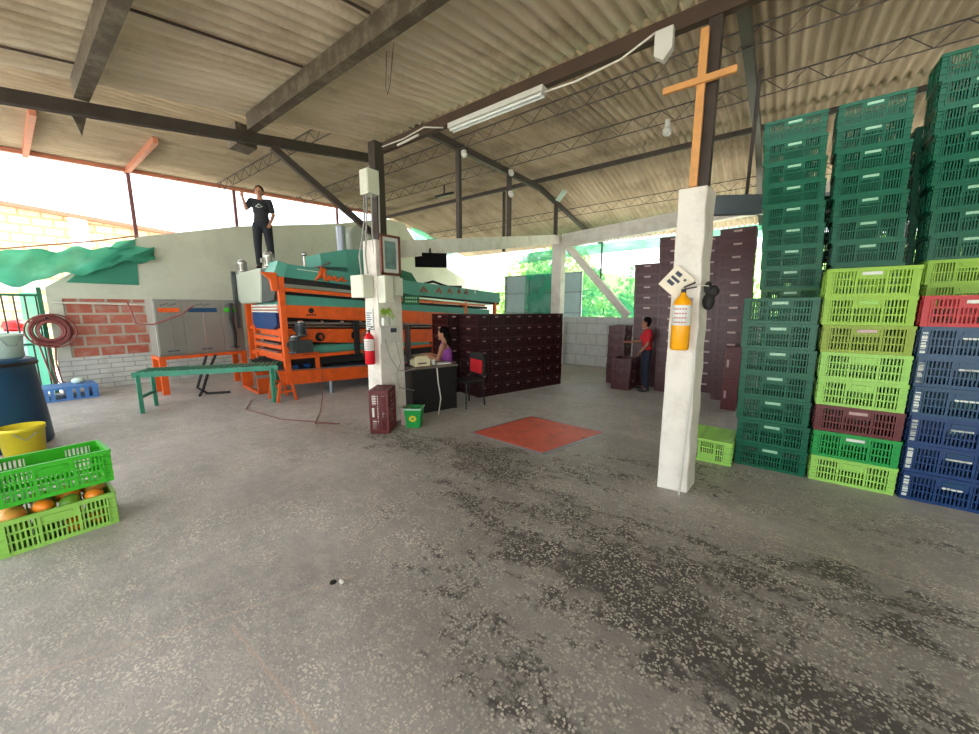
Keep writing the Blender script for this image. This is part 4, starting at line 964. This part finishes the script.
for i in range(14):
    a = rr.uniform(0, 2*PI); p0 = Vector((-4.15, 3.12, 1.56)); p1 = p0+Vector((0.03, 0.1*math.cos(a), 0.07*math.sin(a))); pp.tube([p0, (p0+p1)/2+Vector((0.02, 0, 0.01)), p1], [0.004, 0.016, 0.002], 6)
tag(pp.build('hanging_plant', M['plant']), 'small yellow-green sprig hung on the column under the boxes', 'plant')
tag(MB().tube([(-4.15, 3.1, 1.6), (-4.14, 3.22, 1.5), (-4.15, 3.25, 1.45)], 0.008, 6).tube([(-4.16, 3.2, 1.62), (-4.14, 3.27, 1.48)], 0.008, 6).build('hanging_wire', M['plant']), 'short green wires dangling above the breaker on the column', 'wire')
po = thing('notice_sheet', 'white printed notice on the column above the red extinguisher', 'notice', (-4.4, 3.055, 1.32))
MB().box(-0.08, 0.08, -0.004, 0.0, 0, 0.28).build('sheet', M['mount'], po)
b = MB()
for i in range(7): b.box(-0.06, 0.06-0.02*(i % 3), -0.006, -0.004, 0.04+i*0.03, 0.052+i*0.03)
b.build('printed_line', M['ink'], po)
def extinguisher(nm, loc, rz, m, lb, s=1.0, hose=True):
    t = thing(nm, lb, 'fire extinguisher', loc, rz); t.scale = (s, s, s)
    MB().lathe([(0, 0), (0.062, 0.0), (0.07, 0.015), (0.07, 0.36), (0.06, 0.40), (0.03, 0.43), (0.022, 0.44), (0.022, 0.46), (0, 0.46)], 28).build('cylinder_body', m, t)
    MB().cyl((0, 0, 0.46), (0, 0, 0.49), 0.018, 10).bar((0, 0, 0.485), (0.09, -0.02, 0.50), 0.02, 0.01).bar((0, 0, 0.50), (0.08, -0.02, 0.535), 0.02, 0.01).build('valve_handle', M['black'], t)
    if hose: MB().tube([(-0.02, -0.01, 0.48), (-0.085, -0.02, 0.42), (-0.09, -0.02, 0.25), (-0.085, -0.02, 0.12)], 0.009, 8).build('hose', M['black'], t)
    b = MB(); n = 12
    a0, a1 = -PI*0.95, -PI*0.05
    vs = [(0.0715*math.cos(a0+(a1-a0)*i/n), 0.0715*math.sin(a0+(a1-a0)*i/n), z) for z in (0.2, 0.36) for i in range(n+1)]
    b.add(vs, [(i, i+1, n+2+i, n+1+i) for i in range(n)], True); lab = b.build('instruction_label', M['mount'], t)
    b = MB()
    for r_ in range(4):
        for i in range(5):
            a = -PI/2+(i-2)*0.28; b.cbox((0.0725*math.cos(a), 0.0725*math.sin(a), 0.225+r_*0.035), (0.012, 0.002, 0.01), (0, 0, a+PI/2))
    b.build('printed_text', M['inkr'], lab)
    return t
extinguisher('fire_extinguisher', (-4.3, 2.965, 0.86), R(30), M['extr'], 'red fire extinguisher hung on the column with electrical boxes', 0.95)
extinguisher('fire_extinguisher', (-0.6, 3.345, 1.27), R(0), M['exty'], 'yellow fire extinguisher hung on the column beside the green stacks', 1.0, False)
tag(MB().box(-0.66, -0.54, 3.40, 3.43, 1.66, 1.69).build('wall_hook', M['galv']), 'small steel hook behind the yellow extinguisher', 'hook')
dg = thing('paper_sign', 'square printed paper sign hung as a diamond above the yellow extinguisher', 'sign', (-0.67, 3.405, 1.82), 0)
sb = MB().cbox((0, 0, 0), (0.19, 0.006, 0.2), (0, R(42), 0)).build('sheet', M['paper'], dg)
b = MB(); mrot = Matrix.Rotation(R(42), 4, 'Y')
for (x, z, w_, h_) in ((-0.03, 0.055, 0.05, 0.03), (-0.02, 0.01, 0.08, 0.022), (-0.03, -0.03, 0.06, 0.03), (0.04, 0.05, 0.02, 0.02)):
    b.box(x-w_/2, x+w_/2, -0.006, -0.003, z-h_/2, z+h_/2, mrot)
b.build('printed_mark', M['ink'], dg)
MB().cbox((-0.0, -0.002, 0), (0.19, 0.006, 0.006), (0, R(42), 0)).build('fold_line', M['inkr'], dg) if False else None
bt = thing('black_gloves', 'pair of black objects hanging by a cord at the column side', 'gloves', (-0.44, 3.5, 1.6))
MB().ball((0.0, 0, 0.06), (0.045, 0.035, 0.07)).ball((0.02, 0.01, 0.14), (0.05, 0.035, 0.05)).ball((-0.01, -0.01, 0.17), (0.03, 0.03, 0.05)).build('glove', M['rubber'], bt)
MB().tube([(-0.0, -0.06, 0.18), (-0.12, -0.1, 0.2)], 0.004, 6).build('cord', M['wcable'], bt)
cs = thing('wooden_cross', 'tall plain wooden cross fixed upright on top of the extinguisher column', 'cross', (-0.6, 3.43, 2.55))
MB().box(-0.035, 0.02, -0.02, 0.02, 0, 1.1).build('upright', M['wood'], cs)
MB().box(-0.27, 0.22, -0.045, -0.015, 0.72, 0.765).build('crossbar', M['wood'], cs)

# cables
tag(MB().tube([(-4.16, 3.12, 1.2), (-4.12, 3.15, 0.95), (-4.1, 3.28, 0.75), (-4.14, 3.44, 0.72), (-4.12, 3.62, 0.75)], 0.007, 6).build('power_cable', M['cable']), 'grey power cable drooping from the socket board to the desk', 'cable')
tag(MB().tube([(-4.16, 3.3, 1.15), (-4.12, 3.33, 0.85), (-4.13, 3.25, 0.7), (-4.12, 3.3, 0.5), (-4.1, 3.55, 0.42)], 0.007, 6).build('power_cable', M['cable']), 'second grey cable falling lower on the boxed column', 'cable')
tag(MB().tube([(-3.98, 3.9, 0.72), (-3.96, 3.9, 0.5), (-3.94, 3.93, 0.25), (-3.93, 3.86, 0.01)], 0.009, 6).build('power_cable', M['wcable']), 'white cable hanging down the front of the black desk', 'cable')
tag(MB().tube([(-6.4, 3.4, 0.6), (-5.9, 3.1, 0.1), (-5.6, 2.9, 0.01), (-5.0, 2.5, 0.01), (-4.7, 2.7, 0.01), (-5.6, 2.3, 0.01), (-6.6, 2.2, 0.01), (-7.2, 2.5, 0.01)], 0.006, 6).build('red_hose', M['hose']), 'thin red cable lying on the floor in front of the machine', 'cable')

# lights and small fixtures
fl = thing('tube_light', 'long white fluorescent tube light under the brown roof beam', 'lamp', (-2.58, 3.44, 3.66))
MB().box(-0.62, 0.62, -0.05, 0.05, 0.0, 0.05).build('lamp_body', M['white'], fl)
MB().cyl((-0.6, -0.025, -0.02), (0.6, -0.025, -0.02), 0.014, 10).cyl((-0.6, 0.025, -0.02), (0.6, 0.025, -0.02), 0.014, 10).build('fluorescent_tube', M['mount'], fl)
tag(MB().tube([(-1.96, 3.44, 3.66), (-1.6, 3.36, 3.6), (-1.2, 3.34, 3.62), (-0.95, 3.36, 3.72)], 0.008, 6).build('power_cable', M['wcable']), 'white cable sagging between the tube light and white floodlight', 'cable')
fd = thing('floodlight', 'white floodlight on the brown beam near the wooden cross', 'lamp', (-0.87, 3.36, 3.54))
MB().prism([(-0.07, 0.17), (0.06, 0.17), (0.06, 0.02), (0.0, -0.05), (-0.07, 0.0)], -0.03, 0.03, 'y').build('housing', M['white'], fd)
MB().bar((0, 0.02, 0.15), (0, 0.08, 0.22), 0.03, 0.01).build('bracket', M['white'], fd)
for (x, y, z, nm, lb, mm) in ((-4.8, 5.5, 4.36, 'security_camera', 'small white camera near the top of the first thin post', 'white'), (-4.8, 7.02, 4.45, 'security_camera', 'upper of two white cameras on the middle thin post', 'white'), (-4.8, 7.02, 4.02, 'security_camera', 'lower of two white cameras on the middle thin post', 'white')):
    t = thing(nm, lb, 'camera', (x, y, z)); MB().ball((0.06, -0.05, 0), 0.055).build('camera_dome', M[mm], t); MB().box(-0.02, 0.06, -0.05, 0.01, 0.02, 0.09).build('mounting_arm', M[mm], t)
t = thing('security_camera', 'white dome camera under the far purlin, left of the cross', 'camera', (-1.63, 6.75, 4.42)); MB().ball((0, 0, -0.05), 0.07).build('camera_dome', M['white'], t); MB().cyl((0, 0, 0), (0, 0, 0.12), 0.04, 12).build('mounting_arm', M['white'], t)
t = thing('floodlight', 'black round-cornered floodlight under the far roof, above the machine end', 'lamp', (-6.85, 7.1, 4.42)); MB().cbox((0, 0, 0), (0.36, 0.36, 0.06), (R(20), 0, 0)).build('housing', M['black'], t, bevel=0.02); MB().cbox((0, -0.01, -0.035), (0.22, 0.22, 0.02), (R(20), 0, 0)).build('lens', M['glass'], t); MB().cyl((0, 0, 0), (0, 0, 0.22), 0.02, 8).build('bracket', M['black'], t)
t = thing('floodlight', 'small pale green floodlight tilted at the top of the back post', 'lamp', (-4.72, 9.1, 4.45)); MB().cbox((0.1, -0.05, 0), (0.13, 0.03, 0.3), (R(-20), R(30), 0)).build('housing', M['glass'], t); MB().bar((0, 0, 0), (-0.1, 0.1, 0.02), 0.03, 0.02).build('bracket', M['black'], t)
tag(MB().tube([(-4.4, 3.3, 3.7), (-4.0, 3.42, 3.76), (-3.6, 3.4, 3.78), (-3.3, 3.42, 3.7)], 0.008, 6).tube([(-4.1, 3.4, 3.7), (-3.7, 3.4, 3.72)], 0.014, 6).build('power_cable', M['wcable']), 'white cables tied along the beam from post to tube light', 'cable')
tv = thing('wall_screen', 'flat black screen hanging under the sloping beam, right of column', 'screen', (-4.40, 4.22, 2.27), -R(42))
MB().box(-0.02, 0.02, -0.24, 0.26, -0.02, 0.2).build('screen_panel', M['tvb'], tv, bevel=0.006)
MB().bar((0, 0, 0.2), (-0.16, 0.0, 0.3), 0.03, 0.03).build('hanger', M['dbeam'], tv)
tag(MB().tube([(-4.8, 5.8, 2.75), (-4.8, 5.8, 1.9)], 0.007, 6).build('hanging_wire', M['wcable']), 'thin wire hanging from the sloping beam over the machine', 'wire')
tag(MB().tube([(-2.75, 2.2, 3.7), (-2.78, 2.2, 3.45), (-2.76, 2.2, 3.38), (-2.72, 2.2, 3.45), (-2.66, 2.2, 3.72)], 0.003, 5).build('hanging_wire', M['bbeam']), 'fine dark wire loop hanging between the two right roof beams', 'wire')

# ================================================================== DESK, CHAIR, BASKET
f0 = Vector((-4.22, 3.62, 0)); f1 = Vector((-3.99, 4.34, 0)); uu = (f1-f0).normalized(); rz = math.atan2(uu.y, uu.x)
dk = thing('office_desk', 'black-fronted desk with grey-brown top beside the boxed column', 'desk', f0, rz); LD = (f1-f0).length
MB().box(-0.02, LD+0.02, -0.02, 0.46, 0.70, 0.73).build('desk_top', M['desktop'], dk)
MB().box(0, LD, 0, 0.02, 0.01, 0.70).build('front_panel', M['deskb'], dk)
for x in (0, LD-0.02): MB().box(x, x+0.02, 0.02, 0.44, 0, 0.70).build('side_panel', M['deskb'], dk)
def dloc(x, y, z): return f0+uu*x+Vector((-uu.y, uu.x, 0))*y+Vector((0, 0, z))
pr = thing('printer', 'small cream printer standing on the desk', 'printer', dloc(0.2, 0.16, 0.73), rz)
MB().prism([(-0.13, 0), (0.13, 0), (0.13, 0.1), (0.07, 0.16), (-0.1, 0.16), (-0.13, 0.12)], -0.11, 0.11, 'y').build('printer_body', M['printer'], pr, bevel=0.01)
MB().box(-0.08, 0.06, -0.115, -0.11, 0.04, 0.06).build('paper_slot', M['ink'], pr)
tag(MB().cbox((0, 0, 0.012), (0.24, 0.12, 0.02)).build('papers', M['mount'], loc=dloc(0.58, 0.12, 0.73), rot=(0, 0, rz)), 'white papers lying on the desk right of the printer', 'papers')
tag(MB().lathe([(0, 0), (0.025, 0), (0.03, 0.09), (0, 0.09)], 14).build('white_cup', M['mount'], loc=dloc(0.4, 0.1, 0.73)), 'small white cup between printer and papers on the desk', 'cup')
mn = thing('computer_monitor', 'tall black computer screen at the left end of the desk, seen edge-on', 'monitor', dloc(0.05, 0.25, 0.73), rz+R(75))
MB().box(-0.2, 0.2, -0.02, 0.02, 0.12, 0.62).build('screen_panel', M['black'], mn, bevel=0.005); MB().cyl((0, 0, 0), (0, 0, 0.14), 0.02, 8).box(-0.1, 0.1, -0.08, 0.08, 0, 0.015).build('stand', M['black'], mn)
bs = thing('waste_basket', 'small green square bin with yellow flower print in front of the desk', 'bin', (-3.83, 3.3, 0), R(35))
b = MB(); n = 0.09; t_ = 0.115
b.add([(-n, -n, 0), (n, -n, 0), (n, n, 0), (-n, n, 0), (-t_, -t_, 0.27), (t_, -t_, 0.27), (t_, t_, 0.27), (-t_, t_, 0.27), (-t_+.008, -t_+.008, 0.27), (t_-.008, -t_+.008, 0.27), (t_-.008, t_-.008, 0.27), (-t_+.008, t_-.008, 0.27), (-n+.008, -n+.008, 0.01), (n-.008, -n+.008, 0.01), (n-.008, n-.008, 0.01), (-n+.008, n-.008, 0.01)],
      [(0, 1, 2, 3), (0, 1, 5, 4), (1, 2, 6, 5), (2, 3, 7, 6), (3, 0, 4, 7), (4, 5, 9, 8), (5, 6, 10, 9), (6, 7, 11, 10), (7, 4, 8, 11), (8, 9, 13, 12), (9, 10, 14, 13), (10, 11, 15, 14), (11, 8, 12, 15), (12, 13, 14, 15)])
b.build('bin_body', M['green'], bs)
MB().box(-t_-0.008, t_+0.008, -t_-0.008, -t_, 0.25, 0.275).box(t_, t_+0.008, -t_, t_, 0.25, 0.275).build('rim', M['labelg'], bs)
b = MB()
for k in range(7): a = 2*PI*k/7; b.cbox((0.035*math.cos(a), -0.105, 0.13+0.03*math.sin(a)), (0.03, 0.006, 0.026))
b.build('flower_print', M['yellow'], bs)
tag(MB().cbox((-3.99, 3.30, 0.12), (0.12, 0.14, 0.24), (0, 0, R(30))).build('carton', M['labelr']), 'small pinkish carton behind the green bin at the column foot', 'carton')

ch = thing('office_chair', 'dark chair with red cloth on its back, between woman and crate block', 'chair', (-3.98, 4.60, 0), R(-8))
MB().box(-0.2, 0.2, -0.2, 0.2, 0.41, 0.45).build('seat', M['rubber'], ch, bevel=0.015)
MB().prism([(-0.19, 0.52), (0.19, 0.52), (0.2, 0.75), (0.15, 0.88), (-0.15, 0.88), (-0.2, 0.75)], 0.2, 0.23, 'y').build('backrest', M['rubber'], ch, bevel=0.012)
for x in (-0.18, 0.18):
    for y in (-0.18, 0.18): MB().cyl((x, y, 0.41), (x*1.1, y*1.15, 0), 0.014, 8).build('leg', M['black'], ch)
    MB().cyl((x*0.9, 0.2, 0.4), (x*0.9, 0.215, 0.7), 0.012, 8).build('back_support', M['black'], ch)
q = Vector((0.61, 0.0, 0))
tag(MB().prism([(-0.13, 0.55), (0.15, 0.53), (0.16, 0.75), (-0.12, 0.77)], 0.175, 0.195, 'y').build('red_cloth', M['redtee'], loc=(-3.98, 4.60, 0), rot=(0, 0, R(-8))), 'red cloth hanging over the back of the dark chair', 'cloth')

st = thing('stool', 'low black stool under the seated woman', 'stool', (-4.50, 4.66, 0), 0)
MB().cyl((0, 0, 0.38), (0, 0, 0.42), 0.15, 20).build('seat', M['black'], st)
for k in range(4): MB().cyl((0.1*math.cos(k*PI/2), 0.1*math.sin(k*PI/2), 0.38), (0.14*math.cos(k*PI/2), 0.14*math.sin(k*PI/2), 0), 0.012, 8).build('leg', M['black'], st)
# ================================================================== PEOPLE
def remesh(b, name, m, parent, vox=0.012, smooth=4):
    o = b.build(name, m, None)
    r = o.modifiers.new('r', 'REMESH'); r.mode = 'VOXEL'; r.voxel_size = vox; r.use_smooth_shade = True
    s = o.modifiers.new('s', 'SMOOTH'); s.iterations = smooth; s.factor = 0.5
    dg_ = bpy.context.evaluated_depsgraph_get(); me = bpy.data.meshes.new_from_object(o.evaluated_get(dg_))
    old = o.data; o.modifiers.clear(); o.data = me; bpy.data.meshes.remove(old)
    for p in me.polygons: p.use_smooth = True
    o.parent = parent; return o
def limb(b, pts, rs, n=14):
    for i in range(len(pts)-1):
        p, q_ = Vector(pts[i]), Vector(pts[i+1]); k = 4
        b.tube([p.lerp(q_, t/k) for t in range(k+1)], [rs[i]+(rs[i+1]-rs[i])*t/k for t in range(k+1)], n)
    for p, r in zip(pts, rs): b.ball(p, r, 12, 8)
def hand(b, wrist, dirv, palmn, s=1.0, curl=0.3, fist=False):
    d = Vector(dirv).normalized(); nn = Vector(palmn); nn = (nn-d*nn.dot(d)).normalized(); sd = d.cross(nn)
    w = Vector(wrist)
    pc = w+d*0.045*s
    rot = Matrix((sd, nn, d)).transposed()
    b.ball(pc, (0.038*s, 0.016*s, 0.05*s), 12, 8, rot)
    cu = 1.3 if fist else curl
    for i, (off, ln) in enumerate(((-0.027, 0.068), (-0.009, 0.078), (0.009, 0.073), (0.026, 0.058))):
        p = w+d*0.085*s+sd*off*s; a = 0.0
        pts = [w+d*0.05*s+sd*off*0.9*s, p]
        for j, f in enumerate((0.42, 0.32, 0.26)):
            a += cu*(0.7 if j == 0 else 0.9)
            p = p+(d*math.cos(a)+nn*math.sin(a))*ln*f*s; pts.append(p)
        limb(b, pts, [0.009*s, 0.0095*s, 0.0085*s, 0.008*s, 0.007*s], 8)
    p0 = w+d*0.02*s-sd*0.025*s; p1 = p0+(d*0.6-sd*0.8+nn*0.3).normalized()*0.035*s; p2 = p1+(d*0.9-sd*0.2+nn*0.4).normalized()*0.03*s
    limb(b, [p0, p1, p2], [0.013*s, 0.011*s, 0.008*s], 8)
def head(b, c, fwd, s=1.0):
    f = Vector(fwd).normalized(); z = Vector((0, 0, 1)); z = (z-f*z.dot(f)).normalized(); r = f.cross(z)
    rot = Matrix((r, f, z)).transposed(); c = Vector(c)
    b.ball(c+z*0.02*s, (0.076*s, 0.094*s, 0.098*s), 16, 12, rot)
    b.ball(c+f*0.022*s-z*0.045*s, (0.058*s, 0.064*s, 0.07*s), 14, 10, rot)
    b.ball(c+f*0.06*s-z*0.095*s, (0.026*s, 0.02*s, 0.018*s), 10, 8, rot)
    b.ball(c+f*0.095*s-z*0.022*s, (0.013*s, 0.02*s, 0.022*s), 10, 8, rot)
    b.ball(c+f*0.082*s+z*0.02*s, (0.045*s, 0.014*s, 0.012*s), 10, 8, rot)
    for q_ in (-1, 1): b.ball(c+r*q_*0.078*s-z*0.01*s-f*0.005*s, (0.01*s, 0.02*s, 0.032*s), 8, 8, rot)
    return f, r, z, rot
def face(parent, c, fwd, s=1.0):
    f = Vector(fwd).normalized(); z = Vector((0, 0, 1)); r = f.cross(z); c = Vector(c)
    for q_ in (-1, 1): MB().ball(c+f*0.086*s+r*q_*0.03*s+z*0.002*s, 0.009*s, 8, 6).build('eye', M['eye'], parent)
    MB().ball(c+f*0.088*s-z*0.062*s, (0.02*s, 0.02*s, 0.006*s), 10, 6).build('mouth', M['lip'], parent)
def person(label, loc, rz, J, skin, top, bottom, hairm='hair', longhair=False, shoes='black', s=1.0, sleeveless=False, fists=(False, False), handn=None, fwdh=(0, -1, 0)):
    """J: joints. person faces -Y locally"""
    t = thing('person', label, 'person', loc, rz)
    b = MB()
    V = lambda k: Vector(J[k])
    hc_ = V('head')
    # trunk
    pel, wa, chst, nk = V('pelvis'), V('waist'), V('chest'), V('neck')
    for (p, r) in ((pel, (0.155, 0.105, 0.10)), (pel.lerp(wa, 0.5), (0.14, 0.095, 0.1)), (wa, (0.128, 0.09, 0.1)), (wa.lerp(chst, 0.5), (0.142, 0.1, 0.1)), (chst, (0.158, 0.108, 0.11)), (chst.lerp(nk, 0.5), (0.145, 0.085, 0.08))):
        b.ball(p, tuple(x*s for x in r), 16, 10)
    limb(b, [nk-Vector((0, 0, 0.03*s)), hc_-Vector((0, 0, 0.06*s))], [0.055*s, 0.048*s])
    head(b, hc_, fwdh, s)
    for sd in 'lr':
        limb(b, [nk+(V('sh_'+sd)-nk)*0.3-Vector((0, 0, 0.03*s)), V('sh_'+sd), V('el_'+sd), V('wr_'+sd)], [0.05*s, 0.05*s, 0.037*s, 0.026*s])
        limb(b, [V('hip_'+sd), V('kn_'+sd), V('an_'+sd)], [0.085*s, 0.055*s, 0.036*s])
        limb(b, [V('an_'+sd)-Vector((0, 0, 0.02*s)), V('an_'+sd)+Vector((0, -0.1*s, -0.045*s))], [0.034*s, 0.026*s])
        hd = V('hd_'+sd) if 'hd_'+sd in J else V('wr_'+sd)-V('el_'+sd)
        hn = (handn or {}).get(sd, Vector((0, -1, 0)))
        hand(b, V('wr_'+sd), hd, hn, s, 0.35, fists[0 if sd == 'l' else 1])
    body = remesh(b, 'body', skin, t, 0.0085, 3)
    face(t, hc_, fwdh, s)
    # shirt
    b = MB(); g_ = 0.012*s
    for (p, r) in ((pel+Vector((0, 0, 0.05*s)), (0.155, 0.108, 0.08)), (pel.lerp(wa, 0.5), (0.148, 0.105, 0.1)), (wa, (0.14, 0.1, 0.1)), (wa.lerp(chst, 0.5), (0.15, 0.108, 0.1)), (chst, (0.162, 0.113, 0.105)), (chst.lerp(nk, 0.45), (0.15, 0.09, 0.072))):
        if sleeveless and p == chst.lerp(nk, 0.45): continue
        b.ball(p, tuple(x*s+0.006 for x in r), 16, 10)
    if not sleeveless:
        for sd in 'lr':
            e = V('sh_'+sd).lerp(V('el_'+sd), 0.72)
            limb(b, [nk+(V('sh_'+sd)-nk)*0.4-Vector((0, 0, 0.035*s)), V('sh_'+sd)-Vector((0, 0, 0.004)), e], [0.058*s, 0.062*s, 0.056*s])
    else:
        for q_ in (-1, 1): b.tube([chst+Vector((q_*0.09*s, -0.08*s, 0.08*s)), chst+Vector((q_*0.09*s, -0.04*s, 0.16*s)), chst+Vector((q_*0.08*s, 0.06*s, 0.12*s))], 0.018*s, 8)
    remesh(b, 'shirt', top, t, 0.011, 2)
    # trousers
    b = MB(); b.ball(pel-Vector((0, 0, 0.01)), (0.168*s, 0.118*s, 0.105*s), 16, 10)
    for sd in 'lr':
        limb(b, [V('hip_'+sd), V('kn_'+sd), V('kn_'+sd).lerp(V('an_'+sd), 0.93)], [0.1*s, 0.075*s, 0.058*s])
    remesh(b, 'trousers', bottom, t, 0.012, 2)
    for sd in 'lr':
        b = MB(); a = V('an_'+sd)
        b.ball(a+Vector((0, -0.07*s, -0.055*s)), (0.042*s, 0.125*s, 0.038*s), 14, 8).ball(a+Vector((0, 0.01, -0.03*s)), (0.042*s, 0.05*s, 0.05*s), 12, 8)
        remesh(b, 'shoe', M[shoes], t, 0.01, 2)
    # hair
    b = MB(); f = Vector(fwdh).normalized()
    b.ball(hc_+Vector((0, 0, 0.04*s))-f*0.018*s, (0.088*s, 0.1*s, 0.094*s), 16, 10).ball(hc_-f*0.04*s, (0.08*s, 0.062*s, 0.085*s), 14, 10)
    if longhair: limb(b, [hc_-f*0.06*s, hc_-f*0.1*s-Vector((0, 0, 0.13*s)), hc_-f*0.09*s-Vector((0, 0, 0.28*s))], [0.06*s, 0.05*s, 0.025*s])
    remesh(b, 'hair', M[hairm], t, 0.01, 2)
    return t
# waving man on the machine
z0 = 0.0
J = dict(pelvis=(0, 0, 0.93), waist=(0, 0, 1.07), chest=(0, 0.0, 1.26), neck=(0, 0, 1.42), head=(0.0, -0.01, 1.555),
 sh_r=(-0.165, 0, 1.375), el_r=(-0.25, -0.05, 1.2), wr_r=(-0.28, -0.13, 1.41), hd_r=(0, 0, 1),
 sh_l=(0.165, 0, 1.375), el_l=(0.22, 0.03, 1.12), wr_l=(0.17, -0.1, 0.92),
 hip_r=(-0.09, 0, 0.88), kn_r=(-0.11, -0.01, 0.48), an_r=(-0.12, 0.02, 0.09), hip_l=(0.09, 0, 0.88), kn_l=(0.12, -0.03, 0.48), an_l=(0.13, 0.02, 0.09))
mp = person('person in black t-shirt and black trousers standing on the machine, arm raised', (-8.70, 3.55, 2.43), R(56), J, M['skin'], M['tee'], M['pants'], fists=(False, True), s=0.97)
MB().tube([(-0.06, -0.13, 1.24), (0.0, -0.13, 1.29), (0.06, -0.128, 1.24), (0.0, -0.132, 1.22), (-0.06, -0.13, 1.24)], 0.006, 6).build('shirt_print', M['label'], mp)
# woman at the desk (seated)
J = dict(pelvis=(0, 0, 0.52), waist=(0, -0.01, 0.66), chest=(0, -0.03, 0.84), neck=(0, -0.03, 0.99), head=(0.0, -0.06, 1.16),
 sh_r=(-0.165, -0.03, 0.95), el_r=(-0.2, -0.12, 0.72), wr_r=(-0.12, -0.33, 0.775), sh_l=(0.165, -0.03, 0.95), el_l=(0.2, -0.1, 0.72), wr_l=(0.13, -0.32, 0.775),
 hip_r=(-0.09, -0.02, 0.52), kn_r=(-0.12, -0.42, 0.53), an_r=(-0.12, -0.4, 0.1), hip_l=(0.09, -0.02, 0.52), kn_l=(0.12, -0.42, 0.53), an_l=(0.12, -0.38, 0.1))
person('person in purple sleeveless top with dark tied hair, seated at the desk', (-4.50, 4.66, 0.02), R(-62), J, M['skin'], M['purple'], M['jeans'], longhair=True, sleeveless=True, s=0.95, handn={'l': Vector((0, 0, -1)), 'r': Vector((0, 0, -1))})
# person in red by the crates
k_ = 0.86
J0 = dict(pelvis=(0, 0, 0.93), waist=(0, 0, 1.07), chest=(0, -0.01, 1.26), neck=(0, -0.02, 1.42), head=(0.0, -0.05, 1.555),
 sh_r=(-0.17, 0, 1.375), el_r=(-0.22, -0.12, 1.13), wr_r=(-0.18, -0.36, 1.1), sh_l=(0.17, 0, 1.375), el_l=(0.22, -0.02, 1.1), wr_l=(0.2, -0.16, 0.92),
 hip_r=(-0.09, 0, 0.88), kn_r=(-0.1, -0.03, 0.48), an_r=(-0.1, 0.02, 0.09), hip_l=(0.09, 0, 0.88), kn_l=(0.1, -0.02, 0.48), an_l=(0.1, 0.03, 0.09))
J = {k: tuple(x*k_ for x in v) for k, v in J0.items()}
person('person in red t-shirt and dark trousers standing beside the low crate stack', (-1.92, 7.55, 0), R(-68), J, M['skin2'], M['redtee'], M['jeans'], s=k_)

# ================================================================== LIGHT, CAMERA
w = bpy.data.worlds.new('sky'); SC.world = w; w.use_nodes = True
nt = w.node_tree; N = nt.nodes; L = nt.links
bg = N['Background']; bg.inputs['Strength'].default_value = 3.0
tc = N.new('ShaderNodeTexCoord'); sx = N.new('ShaderNodeSeparateXYZ'); L.new(tc.outputs['Generated'], sx.inputs[0])
rp = N.new('ShaderNodeValToRGB'); rp.color_ramp.elements[0].position = 0.0; rp.color_ramp.elements[0].color = (0.92, 0.95, 1.0, 1); rp.color_ramp.elements[1].position = 0.7; rp.color_ramp.elements[1].color = (0.86, 0.93, 1.0, 1)
L.new(sx.outputs['Z'], rp.inputs[0]); L.new(rp.outputs[0], bg.inputs['Color'])

sn = bpy.data.lights.new('sun', 'SUN'); so = bpy.data.objects.new('sun', sn); COL.objects.link(so)
sn.energy = 22; sn.angle = R(3); sn.color = (1.0, 0.97, 0.93); so.rotation_euler = (-R(22), R(4), 0)
cam = bpy.data.cameras.new('camera'); co = bpy.data.objects.new('camera', cam); COL.objects.link(co)
cam.sensor_width = 36; cam.sensor_fit = 'HORIZONTAL'; cam.lens = 370/979*36; cam.clip_end = 300; cam.clip_start = 0.05
co.location = (0, 0, 1.6); co.rotation_euler = (PI/2-math.atan(58/370), 0, R(37.4))
SC.camera = co
SC.view_settings.view_transform = 'Standard'; SC.view_settings.look = 'None'; SC.view_settings.gamma = 1; SC.view_settings.exposure = 0.52
SC.view_settings.use_curve_mapping = False
SC.cycles.max_bounces = 8; SC.cycles.diffuse_bounces = 5; SC.cycles.transparent_max_bounces = 12
